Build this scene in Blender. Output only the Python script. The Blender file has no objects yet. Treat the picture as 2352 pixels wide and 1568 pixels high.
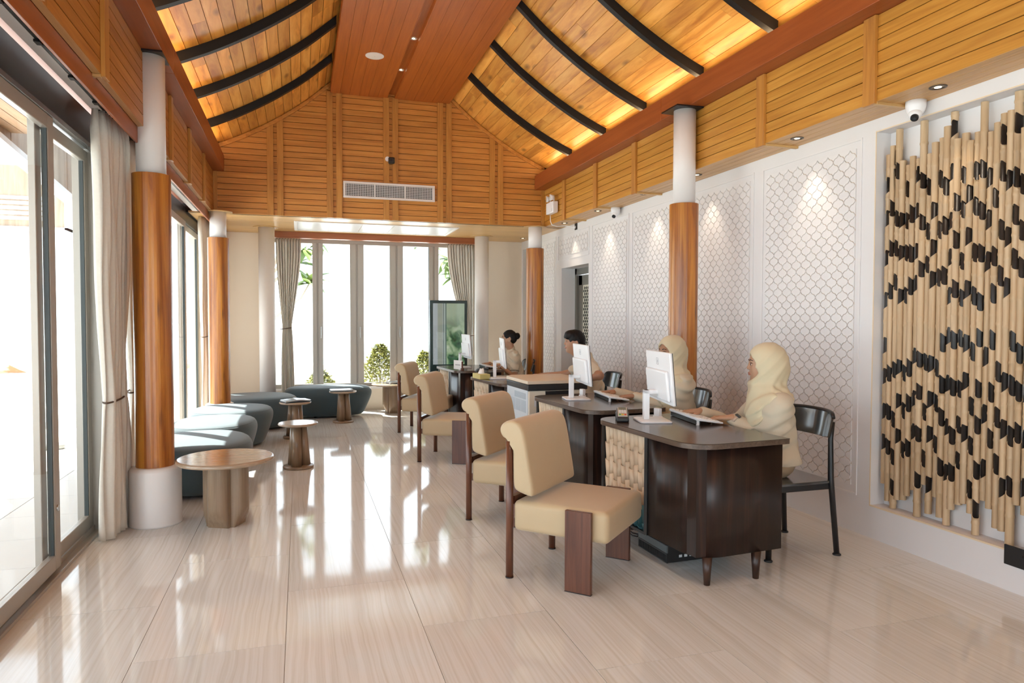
import bpy, math, random
import numpy as np
from mathutils import Vector, Matrix
random.seed(7); np.random.seed(7)
PI = math.pi
sc = bpy.context.scene
COL = sc.collection

# ------------------------------------------------------------------ camera, world, sun, exposure
CAM_H = 1.407
yaw, pitch, roll, FPX = 0.29652933, -0.03128468, 0.00214288, 1592.86
cy, sy, cp, sp = math.cos(yaw), math.sin(yaw), math.cos(pitch), math.sin(pitch)
fwd = Vector((sy*cp, cy*cp, sp)); right = Vector((cy, -sy, 0)); up = right.cross(fwd)
r2 = right*math.cos(roll) + up*math.sin(roll); u2 = -right*math.sin(roll) + up*math.cos(roll)
cam = bpy.data.cameras.new('camera'); camo = bpy.data.objects.new('camera', cam); COL.objects.link(camo)
cam.sensor_width = 36.0; cam.lens = 36.0*FPX/2352.0; cam.clip_start = 0.05; cam.clip_end = 1000
M3 = Matrix((r2, u2, -fwd)).transposed().to_4x4(); M3.translation = Vector((0, 0, CAM_H))
camo.matrix_world = M3
sc.camera = camo
vs = sc.view_settings
sc.display_settings.display_device = 'sRGB'
vs.view_transform = 'Standard'; vs.look = 'None'; vs.gamma = 1.0; vs.use_curve_mapping = False
vs.exposure = 0.85
sc.cycles.use_denoising = True
sc.cycles.max_bounces = 9; sc.cycles.diffuse_bounces = 5; sc.cycles.glossy_bounces = 4
sc.cycles.transmission_bounces = 6; sc.cycles.transparent_max_bounces = 12
sc.cycles.caustics_reflective = False; sc.cycles.caustics_refractive = False
sc.cycles.sample_clamp_indirect = 6.0
SKY_STRENGTH = 2.4
world = bpy.data.worlds.new('world'); sc.world = world; world.use_nodes = True
wb = world.node_tree.nodes['Background']
wb.inputs[0].default_value = (0.80, 0.905, 1.0, 1); wb.inputs[1].default_value = SKY_STRENGTH
sd = bpy.data.lights.new('sun', 'SUN'); sd.energy = 15.0; sd.angle = math.radians(0.6); sd.color = (1, .95, .86)
so = bpy.data.objects.new('sun', sd); COL.objects.link(so)
SUN_DIR = Vector((.40, -.44, -1.0)).normalized()
so.rotation_euler = SUN_DIR.to_track_quat('-Z', 'Y').to_euler(); so.location = (-20, 25, 40)
COVE_W = 19.0       # each cove strip on top of the beams
SPOT_W = 7.0       # wall washers
DOWN_W = 16.0       # centre downlights

# ------------------------------------------------------------------ mesh builder
def rotz(p, a):
    c, s = math.cos(a), math.sin(a); return (p[0]*c-p[1]*s, p[0]*s+p[1]*c)
class MB:
    def __init__(s): s.V = []; s.F = []; s.S = []; s.M = []
    def add(s, vs_, fs, smooth=False, mi=0):
        b = len(s.V); s.V.extend([tuple(v) for v in vs_])
        for f in fs:
            s.F.append(tuple(b+i for i in f)); s.S.append(smooth); s.M.append(mi)
        return s
    def box(s, x0, x1, y0, y1, z0, z1, mi=0):
        v = [(x0,y0,z0),(x1,y0,z0),(x1,y1,z0),(x0,y1,z0),(x0,y0,z1),(x1,y0,z1),(x1,y1,z1),(x0,y1,z1)]
        return s.add(v, [(0,3,2,1),(4,5,6,7),(0,1,5,4),(1,2,6,5),(2,3,7,6),(3,0,4,7)], False, mi)
    def hexa(s, v, mi=0):   # 8 corners, bottom 4 then top 4
        return s.add(v, [(0,3,2,1),(4,5,6,7),(0,1,5,4),(1,2,6,5),(2,3,7,6),(3,0,4,7)], False, mi)
    def obox(s, c, ax, ay, az, mi=0):  # centre + half axis vectors
        c = Vector(c); ax = Vector(ax); ay = Vector(ay); az = Vector(az)
        v = [c-ax-ay-az, c+ax-ay-az, c+ax+ay-az, c-ax+ay-az, c-ax-ay+az, c+ax-ay+az, c+ax+ay+az, c-ax+ay+az]
        return s.hexa(v, mi)
    def prism(s, poly, z0, z1, smooth=True, mi=0, inset_bot=0.0):
        n = len(poly); v = [(p[0],p[1],z0) for p in poly]+[(p[0],p[1],z1) for p in poly]
        s.add(v, [tuple(range(n-1,-1,-1)), tuple(range(n,2*n))], False, mi)
        b = len(s.V)-2*n
        for i in range(n):
            j = (i+1) % n; s.F.append((b+i,b+j,b+n+j,b+n+i)); s.S.append(smooth); s.M.append(mi)
        return s
    def cyl(s, p0, p1, r0, r1=None, n=20, mi=0, caps=True):
        return s.tube([p0, p1], [r0, r0 if r1 is None else r1], n, mi, caps)
    def tube(s, pts, r, n=12, mi=0, caps=True):
        pts = [Vector(p) for p in pts]
        if not isinstance(r, (list, tuple)): r = [r]*len(pts)
        b = len(s.V); m = len(pts); prev = None
        for i, p in enumerate(pts):
            d = (pts[min(i+1, m-1)]-pts[max(i-1, 0)])
            if d.length < 1e-9: d = Vector((0,0,1))
            d.normalize()
            if prev is None:
                a = Vector((1,0,0)) if abs(d.x) < .9 else Vector((0,1,0))
                e = d.cross(a).normalized()
            else:
                e = (prev - d*prev.dot(d))
                e = e.normalized() if e.length > 1e-6 else prev
            prev = e; f = d.cross(e)
            for k in range(n):
                a = 2*PI*k/n; s.V.append(tuple(p+(e*math.cos(a)+f*math.sin(a))*r[i]))
        for i in range(m-1):
            for k in range(n):
                k2 = (k+1) % n
                s.F.append((b+i*n+k, b+i*n+k2, b+(i+1)*n+k2, b+(i+1)*n+k)); s.S.append(True); s.M.append(mi)
        if caps:
            s.F.append(tuple(b+k for k in range(n-1,-1,-1))); s.S.append(False); s.M.append(mi)
            s.F.append(tuple(b+(m-1)*n+k for k in range(n))); s.S.append(False); s.M.append(mi)
        return s
    def lathe(s, prof, cx=0, cy_=0, n=40, mi=0, sx=1, sy_=1):
        b = len(s.V); m = len(prof)
        for r, z in prof:
            for k in range(n):
                a = 2*PI*k/n; s.V.append((cx+r*sx*math.cos(a), cy_+r*sy_*math.sin(a), z))
        for i in range(m-1):
            flat = abs(prof[i][1]-prof[i+1][1]) < 1e-6
            for k in range(n):
                k2 = (k+1) % n
                s.F.append((b+i*n+k, b+i*n+k2, b+(i+1)*n+k2, b+(i+1)*n+k)); s.S.append(not flat); s.M.append(mi)
        s.F.append(tuple(b+k for k in range(n-1,-1,-1))); s.S.append(False); s.M.append(mi)
        s.F.append(tuple(b+(m-1)*n+k for k in range(n))); s.S.append(False); s.M.append(mi)
        return s
    def sph(s, c, r, n=16, m=10, mi=0):
        if not isinstance(r, (list, tuple)): r = (r, r, r)
        b = len(s.V); s.V.append((c[0], c[1], c[2]-r[2]))
        for i in range(1, m):
            t = -PI/2+PI*i/m
            for k in range(n):
                a = 2*PI*k/n
                s.V.append((c[0]+r[0]*math.cos(t)*math.cos(a), c[1]+r[1]*math.cos(t)*math.sin(a), c[2]+r[2]*math.sin(t)))
        s.V.append((c[0], c[1], c[2]+r[2])); e = len(s.V)-1
        for k in range(n):
            k2 = (k+1) % n
            s.F.append((b, b+1+k2, b+1+k)); s.S.append(True); s.M.append(mi)
            for i in range(m-2):
                s.F.append((b+1+i*n+k, b+1+i*n+k2, b+1+(i+1)*n+k2, b+1+(i+1)*n+k)); s.S.append(True); s.M.append(mi)
            s.F.append((b+1+(m-2)*n+k, b+1+(m-2)*n+k2, e)); s.S.append(True); s.M.append(mi)
        return s
    def grid(s, P, mi=0, close_u=False, smooth=True):  # P[i][j]
        b = len(s.V); m = len(P); n = len(P[0])
        for row in P: s.V.extend([tuple(q) for q in row])
        for i in range(m if close_u else m-1):
            for j in range(n-1):
                i2 = (i+1) % m
                s.F.append((b+i*n+j, b+i2*n+j, b+i2*n+j+1, b+i*n+j+1)); s.S.append(smooth); s.M.append(mi)
        return s
    def build(s, name, mats, parent=None, bevel=0, solid=0, seg=2, subsurf=0):
        me = bpy.data.meshes.new(name)
        V = np.array(s.V, dtype=np.float32); me.vertices.add(len(V)); me.vertices.foreach_set('co', V.ravel())
        tot = sum(len(f) for f in s.F); me.loops.add(tot); me.polygons.add(len(s.F))
        st = np.zeros(len(s.F), np.int32); ln = np.array([len(f) for f in s.F], np.int32)
        st[1:] = np.cumsum(ln)[:-1]
        me.loops.foreach_set('vertex_index', np.fromiter((i for f in s.F for i in f), np.int32, tot))
        me.polygons.foreach_set('loop_start', st); me.polygons.foreach_set('loop_total', ln)
        if not isinstance(mats, (list, tuple)): mats = [mats]
        for m_ in mats: me.materials.append(m_)
        me.polygons.foreach_set('material_index', np.array(s.M, np.int32))
        me.polygons.foreach_set('use_smooth', np.array(s.S, bool))
        me.update(calc_edges=True); me.validate()
        o = bpy.data.objects.new(name, me); COL.objects.link(o)
        if parent is not None: o.parent = parent
        if bevel:
            b = o.modifiers.new('bevel', 'BEVEL'); b.width = bevel; b.segments = seg; b.limit_method = 'ANGLE'; b.angle_limit = math.radians(50)
            b.harden_normals = False
            for p in me.polygons: p.use_smooth = True
            try: me.set_sharp_from_angle(angle=math.radians(50))
            except Exception: pass
        if solid:
            b = o.modifiers.new('solid', 'SOLIDIFY'); b.thickness = solid; b.offset = 0
        if subsurf:
            b = o.modifiers.new('sub', 'SUBSURF'); b.levels = subsurf; b.render_levels = subsurf
        return o
def tag(o, label=None, cat=None, group=None, kind=None):
    if label: o['label'] = label
    if cat: o['category'] = cat
    if group: o['group'] = group
    if kind: o['kind'] = kind
    return o
def thing(name, label, cat, loc=(0,0,0), rz=0, group=None):
    o = bpy.data.objects.new(name, None); COL.objects.link(o); o.empty_display_size = .1
    o.location = loc; o.rotation_euler = (0,0,rz); return tag(o, label, cat, group)
def struct(o, label=None): return tag(o, label, None, None, 'structure')
def sroot(name, label=None, loc=(0,0,0)):
    o = bpy.data.objects.new(name, None); COL.objects.link(o); o.location = loc
    return struct(o, label)
def dup(root, loc, rz, label, group=None):
    r = root.copy(); COL.objects.link(r); r.location = loc; r.rotation_euler = (0,0,rz); r['label'] = label
    if group: r['group'] = group
    for ch in list(root.children):
        c = ch.copy(); COL.objects.link(c); c.parent = r
        for g in list(ch.children):
            d = g.copy(); COL.objects.link(d); d.parent = c
    return r
def rrect(x0, x1, y0, y1, r, n=8):  # rounded rect CCW, r = (near-left, near-right, far-right, far-left)
    if not isinstance(r, (list, tuple)): r = (r,)*4
    P = []
    for (cx, cy_, rr, a0) in ((x0,y0,r[0],PI),(x1,y0,r[1],1.5*PI),(x1,y1,r[2],0),(x0,y1,r[3],.5*PI)):
        if rr <= 0: P.append((cx, cy_)); continue
        ox = cx + (rr if cx == x0 else -rr); oy = cy_ + (rr if cy_ == y0 else -rr)
        for i in range(n+1):
            a = a0 + .5*PI*i/n; P.append((ox+rr*math.cos(a), oy+rr*math.sin(a)))
    return P

# ------------------------------------------------------------------ materials
def nmat(name):
    m = bpy.data.materials.new(name); m.use_nodes = True; nt = m.node_tree
    return m, nt, nt.nodes['Principled BSDF'], nt.nodes, nt.links
def plain(name, col, rough=.5, metal=0, spec=.5, coat=0, noise=0, nscale=20, bump=0, bscale=200, sheen=0, trans=0, sss=0):
    m, nt, b, N, L = nmat(name)
    b.inputs['Base Color'].default_value = (*col, 1); b.inputs['Roughness'].default_value = rough
    b.inputs['Metallic'].default_value = metal; b.inputs['Specular IOR Level'].default_value = spec
    b.inputs['Coat Weight'].default_value = coat; b.inputs['Coat Roughness'].default_value = .1
    b.inputs['Sheen Weight'].default_value = sheen
    if sss:
        b.inputs['Subsurface Weight'].default_value = sss; b.inputs['Subsurface Radius'].default_value = (.02,.008,.004)
    if noise or bump: tc = N.new('ShaderNodeTexCoord')
    if noise:
        n = N.new('ShaderNodeTexNoise'); n.inputs['Scale'].default_value = nscale; n.inputs['Detail'].default_value = 4
        L.new(tc.outputs['Object'], n.inputs['Vector'])
        mx = N.new('ShaderNodeMix'); mx.data_type = 'RGBA'
        mx.inputs[6].default_value = (*[c*(1-noise) for c in col], 1); mx.inputs[7].default_value = (*[min(1, c*(1+noise)) for c in col], 1)
        L.new(n.outputs['Fac'], mx.inputs[0]); L.new(mx.outputs[2], b.inputs['Base Color'])
    if bump:
        n2 = N.new('ShaderNodeTexNoise'); n2.inputs['Scale'].default_value = bscale; n2.inputs['Detail'].default_value = 3
        L.new(tc.outputs['Object'], n2.inputs['Vector'])
        bp = N.new('ShaderNodeBump'); bp.inputs['Strength'].default_value = bump; bp.inputs['Distance'].default_value = .002
        L.new(n2.outputs['Fac'], bp.inputs['Height']); L.new(bp.outputs['Normal'], b.inputs['Normal'])
    return m
def wood(name, cols, axis=1, gscale=22, stretch=.045, rough=.35, knots=0.0, vary=.25, coat=0.0, spec=.5, contrast=(.3,.7), bandy=0):
    """cols: dark, mid, light; axis: grain direction in object space"""
    m, nt, b, N, L = nmat(name)
    tc = N.new('ShaderNodeTexCoord'); geo = N.new('ShaderNodeNewGeometry')
    off = N.new('ShaderNodeVectorMath'); off.operation = 'MULTIPLY_ADD'
    cmb = N.new('ShaderNodeCombineXYZ')
    for i in range(3): L.new(geo.outputs['Random Per Island'], cmb.inputs[i])
    off.inputs[1].default_value = (37, 53, 71)
    L.new(cmb.outputs[0], off.inputs[0]); L.new(tc.outputs['Object'], off.inputs[2])
    mp = N.new('ShaderNodeMapping'); s = [gscale]*3; s[axis] = gscale*stretch; mp.inputs['Scale'].default_value = s
    L.new(off.outputs[0], mp.inputs['Vector'])
    n1 = N.new('ShaderNodeTexNoise'); n1.inputs['Scale'].default_value = 1.0; n1.inputs['Detail'].default_value = 6
    n1.inputs['Roughness'].default_value = .6; n1.inputs['Distortion'].default_value = .6
    L.new(mp.outputs[0], n1.inputs['Vector'])
    cr = N.new('ShaderNodeValToRGB'); e = cr.color_ramp.elements
    e[0].position = contrast[0]; e[0].color = (*cols[0], 1); e[1].position = contrast[1]; e[1].color = (*cols[2], 1)
    em = e.new((contrast[0]+contrast[1])/2); em.color = (*cols[1], 1)
    L.new(n1.outputs['Fac'], cr.inputs[0])
    col = cr.outputs[0]
    if vary:
        hsv = N.new('ShaderNodeHueSaturation')
        mr = N.new('ShaderNodeMapRange'); mr.inputs['To Min'].default_value = 1-vary; mr.inputs['To Max'].default_value = 1+vary
        L.new(geo.outputs['Random Per Island'], mr.inputs['Value']); L.new(mr.outputs[0], hsv.inputs['Value'])
        L.new(col, hsv.inputs['Color']); col = hsv.outputs[0]
    if knots:
        mp2 = N.new('ShaderNodeMapping'); s2 = [9.0]*3; s2[axis] = 4.0; mp2.inputs['Scale'].default_value = s2
        L.new(off.outputs[0], mp2.inputs['Vector'])
        vo = N.new('ShaderNodeTexVoronoi'); vo.inputs['Scale'].default_value = .62; L.new(mp2.outputs[0], vo.inputs['Vector'])
        kr = N.new('ShaderNodeMapRange'); kr.inputs['From Min'].default_value = .05; kr.inputs['From Max'].default_value = .22
        kr.inputs['To Min'].default_value = knots; kr.inputs['To Max'].default_value = 0
        L.new(vo.outputs['Distance'], kr.inputs['Value'])
        mk = N.new('ShaderNodeMix'); mk.data_type = 'RGBA'; mk.inputs[7].default_value = (*[c*.35 for c in cols[0]], 1)
        L.new(kr.outputs[0], mk.inputs[0]); L.new(col, mk.inputs[6]); col = mk.outputs[2]
    L.new(col, b.inputs['Base Color'])
    b.inputs['Roughness'].default_value = rough; b.inputs['Coat Weight'].default_value = coat; b.inputs['Coat Roughness'].default_value = .12
    b.inputs['Specular IOR Level'].default_value = spec
    bp = N.new('ShaderNodeBump'); bp.inputs['Strength'].default_value = .15; bp.inputs['Distance'].default_value = .001
    L.new(n1.outputs['Fac'], bp.inputs['Height']); L.new(bp.outputs['Normal'], b.inputs['Normal'])
    return m
def emis(name, col, st):
    m, nt, b, N, L = nmat(name); b.inputs['Base Color'].default_value = (0,0,0,1)
    b.inputs['Emission Color'].default_value = (*col, 1); b.inputs['Emission Strength'].default_value = st; return m
def glassm(name, tint=(.97,.985,.98), ior=1.35):
    m = bpy.data.materials.new(name); m.use_nodes = True; N = m.node_tree.nodes; L = m.node_tree.links
    N.remove(N['Principled BSDF']); out = N['Material Output']
    t = N.new('ShaderNodeBsdfTransparent'); t.inputs[0].default_value = (*tint, 1)
    g = N.new('ShaderNodeBsdfGlossy'); g.inputs['Roughness'].default_value = .0; g.inputs[0].default_value = (.9,.9,.9,1)
    lw = N.new('ShaderNodeLayerWeight'); pw = N.new('ShaderNodeMath'); pw.operation = 'POWER'; pw.inputs[1].default_value = 5
    ml = N.new('ShaderNodeMath'); ml.operation = 'MULTIPLY_ADD'; ml.inputs[1].default_value = .35; ml.inputs[2].default_value = .03; mx = N.new('ShaderNodeMixShader')
    L.new(lw.outputs['Facing'], pw.inputs[0]); L.new(pw.outputs[0], ml.inputs[0])
    L.new(ml.outputs[0], mx.inputs[0]); L.new(t.outputs[0], mx.inputs[1]); L.new(g.outputs[0], mx.inputs[2]); L.new(mx.outputs[0], out.inputs[0])
    return m
def floor_mat():
    m, nt, b, N, L = nmat('veined_tile')
    tc = N.new('ShaderNodeTexCoord'); geo = N.new('ShaderNodeNewGeometry')
    cmb = N.new('ShaderNodeCombineXYZ'); L.new(geo.outputs['Random Per Island'], cmb.inputs[0]); L.new(geo.outputs['Random Per Island'], cmb.inputs[1])
    off = N.new('ShaderNodeVectorMath'); off.operation = 'MULTIPLY_ADD'; off.inputs[1].default_value = (17, 9, 0)
    L.new(cmb.outputs[0], off.inputs[0]); L.new(tc.outputs['Object'], off.inputs[2])
    # slow warp so that the veins wander
    mpw = N.new('ShaderNodeMapping'); mpw.inputs['Scale'].default_value = (3.0, 1.1, 1); L.new(off.outputs[0], mpw.inputs['Vector'])
    nw = N.new('ShaderNodeTexNoise'); nw.inputs['Scale'].default_value = 1.0; nw.inputs['Detail'].default_value = 3; L.new(mpw.outputs[0], nw.inputs['Vector'])
    sc_ = N.new('ShaderNodeVectorMath'); sc_.operation = 'MULTIPLY_ADD'; sc_.inputs[1].default_value = (.07, 0, 0)
    L.new(nw.outputs['Color'], sc_.inputs[0]); L.new(off.outputs[0], sc_.inputs[2])
    mp = N.new('ShaderNodeMapping'); mp.inputs['Scale'].default_value = (64, .5, 1); L.new(sc_.outputs[0], mp.inputs['Vector'])
    n1 = N.new('ShaderNodeTexNoise'); n1.inputs['Scale'].default_value = 1.0; n1.inputs['Detail'].default_value = 5; n1.inputs['Roughness'].default_value = .62
    L.new(mp.outputs[0], n1.inputs['Vector'])
    cr = N.new('ShaderNodeValToRGB'); e = cr.color_ramp.elements
    e[0].position = .28; e[0].color = (.575,.56,.525,1); e[1].position = .74; e[1].color = (.735,.75,.76,1)
    a = e.new(.45); a.color = (.665,.66,.64,1); a = e.new(.56); a.color = (.71,.715,.71,1)
    L.new(n1.outputs['Fac'], cr.inputs[0])
    hsv = N.new('ShaderNodeHueSaturation'); mr = N.new('ShaderNodeMapRange'); mr.inputs['To Min'].default_value = .96; mr.inputs['To Max'].default_value = 1.04
    L.new(geo.outputs['Random Per Island'], mr.inputs['Value']); L.new(mr.outputs[0], hsv.inputs['Value']); L.new(cr.outputs[0], hsv.inputs['Color'])
    L.new(hsv.outputs[0], b.inputs['Base Color'])
    b.inputs['Roughness'].default_value = .07; b.inputs['Specular IOR Level'].default_value = .62
    nb = N.new('ShaderNodeTexNoise'); nb.inputs['Scale'].default_value = 2.2; nb.inputs['Detail'].default_value = 1; L.new(tc.outputs['Object'], nb.inputs['Vector'])
    bp = N.new('ShaderNodeBump'); bp.inputs['Strength'].default_value = .05; bp.inputs['Distance'].default_value = .01
    L.new(nb.outputs['Fac'], bp.inputs['Height']); L.new(bp.outputs['Normal'], b.inputs['Normal'])
    return m

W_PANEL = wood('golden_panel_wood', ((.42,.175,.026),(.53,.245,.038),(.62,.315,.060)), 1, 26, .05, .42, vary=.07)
W_PANEL_SHADE = wood('shaded_panel_wood', ((.34,.125,.024),(.44,.175,.034),(.52,.23,.05)), 1, 26, .05, .42, vary=.07)  # same panel wood, darkened to paint the left side's shade
W_PANELX = wood('panel_wood_across', ((.42,.165,.032),(.56,.235,.046),(.66,.31,.07)), 0, 26, .05, .42, vary=.10)
W_BATTEN = wood('batten_wood', ((.38,.15,.03),(.50,.22,.042),(.58,.28,.06)), 2, 26, .06, .42, vary=.05)
W_ROOF = wood('roof_board_wood', ((.50,.18,.026),(.74,.34,.062),(.86,.47,.115)), 1, 13, .11, .38, knots=.75, vary=.24)
W_STRIP = wood('strip_wood', ((.34,.085,.012),(.41,.108,.015),(.47,.135,.021)), 1, 30, .05, .4, vary=.05)
W_RED = wood('red_brown_wood', ((.26,.062,.014),(.32,.080,.018),(.37,.10,.024)), 1, 22, .05, .4, vary=.03)
W_REDX = wood('red_brown_wood_across', ((.27,.075,.022),(.33,.095,.028),(.38,.12,.036)), 0, 22, .05, .4, vary=.03)
W_SOFF = wood('pale_soffit_wood', ((.52,.29,.10),(.62,.38,.15),(.70,.45,.19)), 0, 24, .05, .35, vary=.05)
W_SOFFY = wood('pale_side_soffit_wood', ((.48,.25,.08),(.58,.33,.12),(.66,.40,.16)), 1, 24, .05, .35, vary=.05)
W_COL = wood('column_wood', ((.26,.070,.012),(.49,.170,.024),(.68,.29,.045)), 2, 16, .05, .30, knots=.6, vary=.32, coat=.2, contrast=(.32,.66))
W_DARK = wood('dark_desk_wood', ((.008,.004,.0035),(.020,.009,.007),(.060,.024,.015)), 2, 34, .05, .36, vary=0, coat=.08, contrast=(.3,.75))
W_DTOP = wood('desk_top_wood', ((.030,.017,.013),(.050,.030,.022),(.080,.050,.036)), 1, 40, .05, .26, vary=0, coat=.35)
W_EDGE = wood('desk_edge_wood', ((.06,.038,.027),(.10,.065,.046),(.15,.10,.07)), 1, 40, .05, .35, vary=0)
W_CHAIR = wood('chair_walnut', ((.07,.022,.012),(.115,.038,.019),(.16,.058,.028)), 2, 34, .05, .33, vary=.05, coat=.2)
W_TABLE = wood('taupe_table_wood', ((.20,.13,.08),(.26,.175,.11),(.32,.22,.145)), 2, 30, .05, .33, vary=.06, coat=.2)
W_TTOP = wood('taupe_top_wood', ((.30,.21,.14),(.36,.26,.18),(.42,.31,.22)), 0, 26, .08, .16, vary=.04, coat=.35)
M_WALL = plain('white_wall', (.755,.735,.735), .6, noise=.015, nscale=3, bump=.15, bscale=90)
M_WALLY = plain('cream_wall', (.80,.70,.58), .6, noise=.015, nscale=3)
M_TILE = plain('white_relief', (.77,.75,.75), .5)
M_RSHADE = plain('recess_shade_tan', (.60,.47,.35), .6)  # warm shade of the lattice recesses put into the colour
M_WHITE = plain('white_paint', (.80,.77,.75), .4)
M_PLASTIC = plain('white_plastic', (.84,.84,.86), .3)
M_PLASTIC2 = plain('grey_white_plastic', (.70,.71,.72), .4)
M_CREAMPL = plain('cream_plastic', (.74,.66,.54), .45)
M_BLACK = plain('black_metal', (.012,.012,.014), .35)
M_RIB = plain('black_rib', (.006,.007,.009), .5, spec=.3)
M_BLKP = plain('black_plastic', (.015,.016,.018), .35)
M_CHB = plain('black_lacquer', (.03,.035,.04), .18, coat=1.0, spec=1.0)
M_ALU = plain('warm_grey_frame', (.42,.385,.34), .38, metal=.25)
M_ALUD = plain('dark_frame_gasket', (.035,.045,.045), .45)
M_STEEL = plain('dark_steel', (.035,.045,.048), .3, metal=.3)
M_GLASS = glassm('window_glass')
M_CURT = plain('linen_curtain', (.68,.63,.55), .85, noise=.06, nscale=60, bump=.3, bscale=300, sheen=.3)
M_CREAM = plain('cream_upholstery', (.50,.375,.225), .55, noise=.03, nscale=14, bump=.25, bscale=420, sheen=.25)
M_BLUE = plain('slate_blue_upholstery', (.050,.082,.100), .75, noise=.05, nscale=30, bump=.3, bscale=500, sheen=.25)
M_FLOOR = floor_mat()
M_GROUT = plain('grout', (.30,.26,.22), .8)
M_BAMB = wood('bamboo', ((.42,.28,.15),(.52,.365,.215),(.60,.44,.28)), 2, 30, .04, .5, vary=.10)
M_BAMBE = plain('bamboo_cut_edge', (.74,.58,.38), .6)
M_BAMBD = wood('charred_bamboo', ((.006,.006,.007),(.014,.012,.012),(.03,.02,.015)), 2, 40, .06, .4, vary=.2)
M_DBAMB = wood('pale_desk_bamboo', ((.66,.48,.32),(.74,.57,.40),(.80,.64,.47)), 2, 30, .05, .5, vary=.06)
M_TEAL = plain('teal_painted_bamboo', (.045,.16,.19), .45)
M_SKIN = plain('skin', (.42,.225,.14), .5, sss=.15)
M_SKIN2 = plain('skin_light', (.50,.29,.185), .5, sss=.15)
M_LIP = plain('lip', (.36,.12,.09), .4)
M_HAIR = plain('black_hair', (.008,.007,.008), .55, spec=.25, noise=.3, nscale=120)
M_EYEW = plain('eye_white', (.75,.72,.70), .25)
M_HIJAB = plain('pale_yellow_cloth', (.66,.575,.39), .8, noise=.04, nscale=8, bump=.25, bscale=350, sheen=.3)
M_SHIRT = plain('cream_shirt', (.61,.53,.40), .8, noise=.03, nscale=9, bump=.2, bscale=400, sheen=.2)
M_TROU = plain('khaki_trousers', (.40,.29,.185), .8)
M_BROWNTRIM = plain('brown_trim', (.10,.06,.04), .6)
M_LAMPON = emis('lamp_glow', (1, .80, .5), 4)
M_LED = emis('led_strip_glow', (1, .62, .25), 1.5)
M_CHROME = plain('brushed_metal', (.6,.6,.6), .25, metal=1)
M_SEA = plain('pale_sea', (.55,.62,.66), .4)
M_TERR = plain('pale_terrace', (.72,.71,.69), .7, noise=.04, nscale=3)
M_LEAF = plain('frangipani_leaf', (.16,.25,.06), .45, noise=.35, nscale=9)
M_LEAF2 = plain('shrub_leaf', (.26,.27,.08), .5, noise=.4, nscale=6)
M_BARK = plain('grey_bark', (.30,.26,.22), .8)
M_PAPER = plain('white_paper', (.80,.79,.77), .6)
M_NAVY = plain('dark_cover', (.03,.045,.055), .35)
M_MAROON = plain('boat_orange', (.55,.22,.10), .6)
M_BOATB = plain('boat_blue', (.08,.30,.62), .6)

# ------------------------------------------------------------------ room constants
CX = 1.13; XL = -1.27; XR = 3.525; PL = -0.99; PR = 3.24; YB = 9.1; YF = 11.0; YBK = -3.2
ZS = 2.69; ZB0 = 3.19; ZB1 = 3.385
_rd = [(0,5.06),(.40,4.70),(.70,4.43),(.78,4.36),(1.05,4.12),(1.30,3.94),(1.47,3.83),(1.75,3.67),(2.05,3.53),(2.40,3.40)]
def roofz(d):
    d = abs(d); xs = [p[0] for p in _rd]; zs = [p[1] for p in _rd]
    return float(np.interp(d, xs, zs))
def roofs(d):  # smoothed
    return (roofz(d-.08 if abs(d) > .08 else d)+roofz(d)+roofz(d+.08 if d > 0 else d-.08))/3

# floor: individual tiles over grout
mb = MB(); mb.box(-1.45, 3.9, YBK, YF+.15, -.12, -.003)
fl = mb.build('floor', M_GROUT); struct(fl, 'veined beige polished stone tile floor')
mb = MB(); g = .0012
for k in range(-3, 8):
    x0 = -.07+.6*k; x1 = x0+.6
    a, b_ = max(x0, -1.27), min(x1, 3.72)
    if b_ <= a: continue
    y = 3.727 if k % 2 == 0 else 3.124
    y -= 1.2*8
    while y < YF:
        c, d = max(y, YBK), min(y+1.2, YF)
        if d > c: mb.box(a+g, b_-g, c+g, d-g, -.003, 0)
        y += 1.2
mb.build('floor_tiles', M_FLOOR, fl)

# ---- right wall with bamboo niches and door opening
root = sroot('wall_right', 'white right hand wall with lattice relief panels')
mb = MB()
NICHE = [(1.2, 3.585), (10.42, 10.93)]
DO = (8.20, 9.155, 2.13)
def wallseg(y0, y1, z0, z1, d=.2): mb.box(XR, XR+d, y0, y1, z0, z1)
wallseg(YBK, NICHE[0][0], 0, 3.3); wallseg(NICHE[0][0], NICHE[0][1], 0, .215); wallseg(NICHE[0][0], NICHE[0][1], 2.605, 3.3)
wallseg(NICHE[0][1], DO[0], 0, 3.3); wallseg(DO[0], DO[1], DO[2], 3.3); wallseg(DO[1], NICHE[1][0], 0, 3.3)
wallseg(NICHE[1][0], NICHE[1][1], 0, .215); wallseg(NICHE[1][0], NICHE[1][1], 2.56, 3.3); wallseg(NICHE[1][1], YF+.2, 0, 3.3)
mb.box(XR+.11, XR+.2, NICHE[0][0], NICHE[0][1], .2, 2.62)
mb.box(XR+.11, XR+.2, NICHE[1][0], NICHE[1][1], .2, 2.58)
mb.box(XR+.2, XR+.4, YBK, DO[0]-.05, 0, 3.4); mb.box(XR+.2, XR+.4, DO[1]+.05, YF+.2, 0, 3.4); mb.box(XR+.2, XR+.4, DO[0]-.05, DO[1]+.05, DO[2]+.02, 3.4)
mb.build('wall_surface', M_WALL, root)
mb = MB(); mb.box(XR-.004, XR-.0004, NICHE[0][0], NICHE[0][1], .207, .2165); mb.box(XR-.003, XR-.0004, NICHE[0][1]+.001, NICHE[0][1]+.007, .207, 2.612); mb.box(XR-.003, XR-.0004, NICHE[0][0], NICHE[0][1], 2.606, 2.612)
mb.build('niche_edge', plain('niche_edge_paint', (.78,.62,.42), .5), root)
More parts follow.
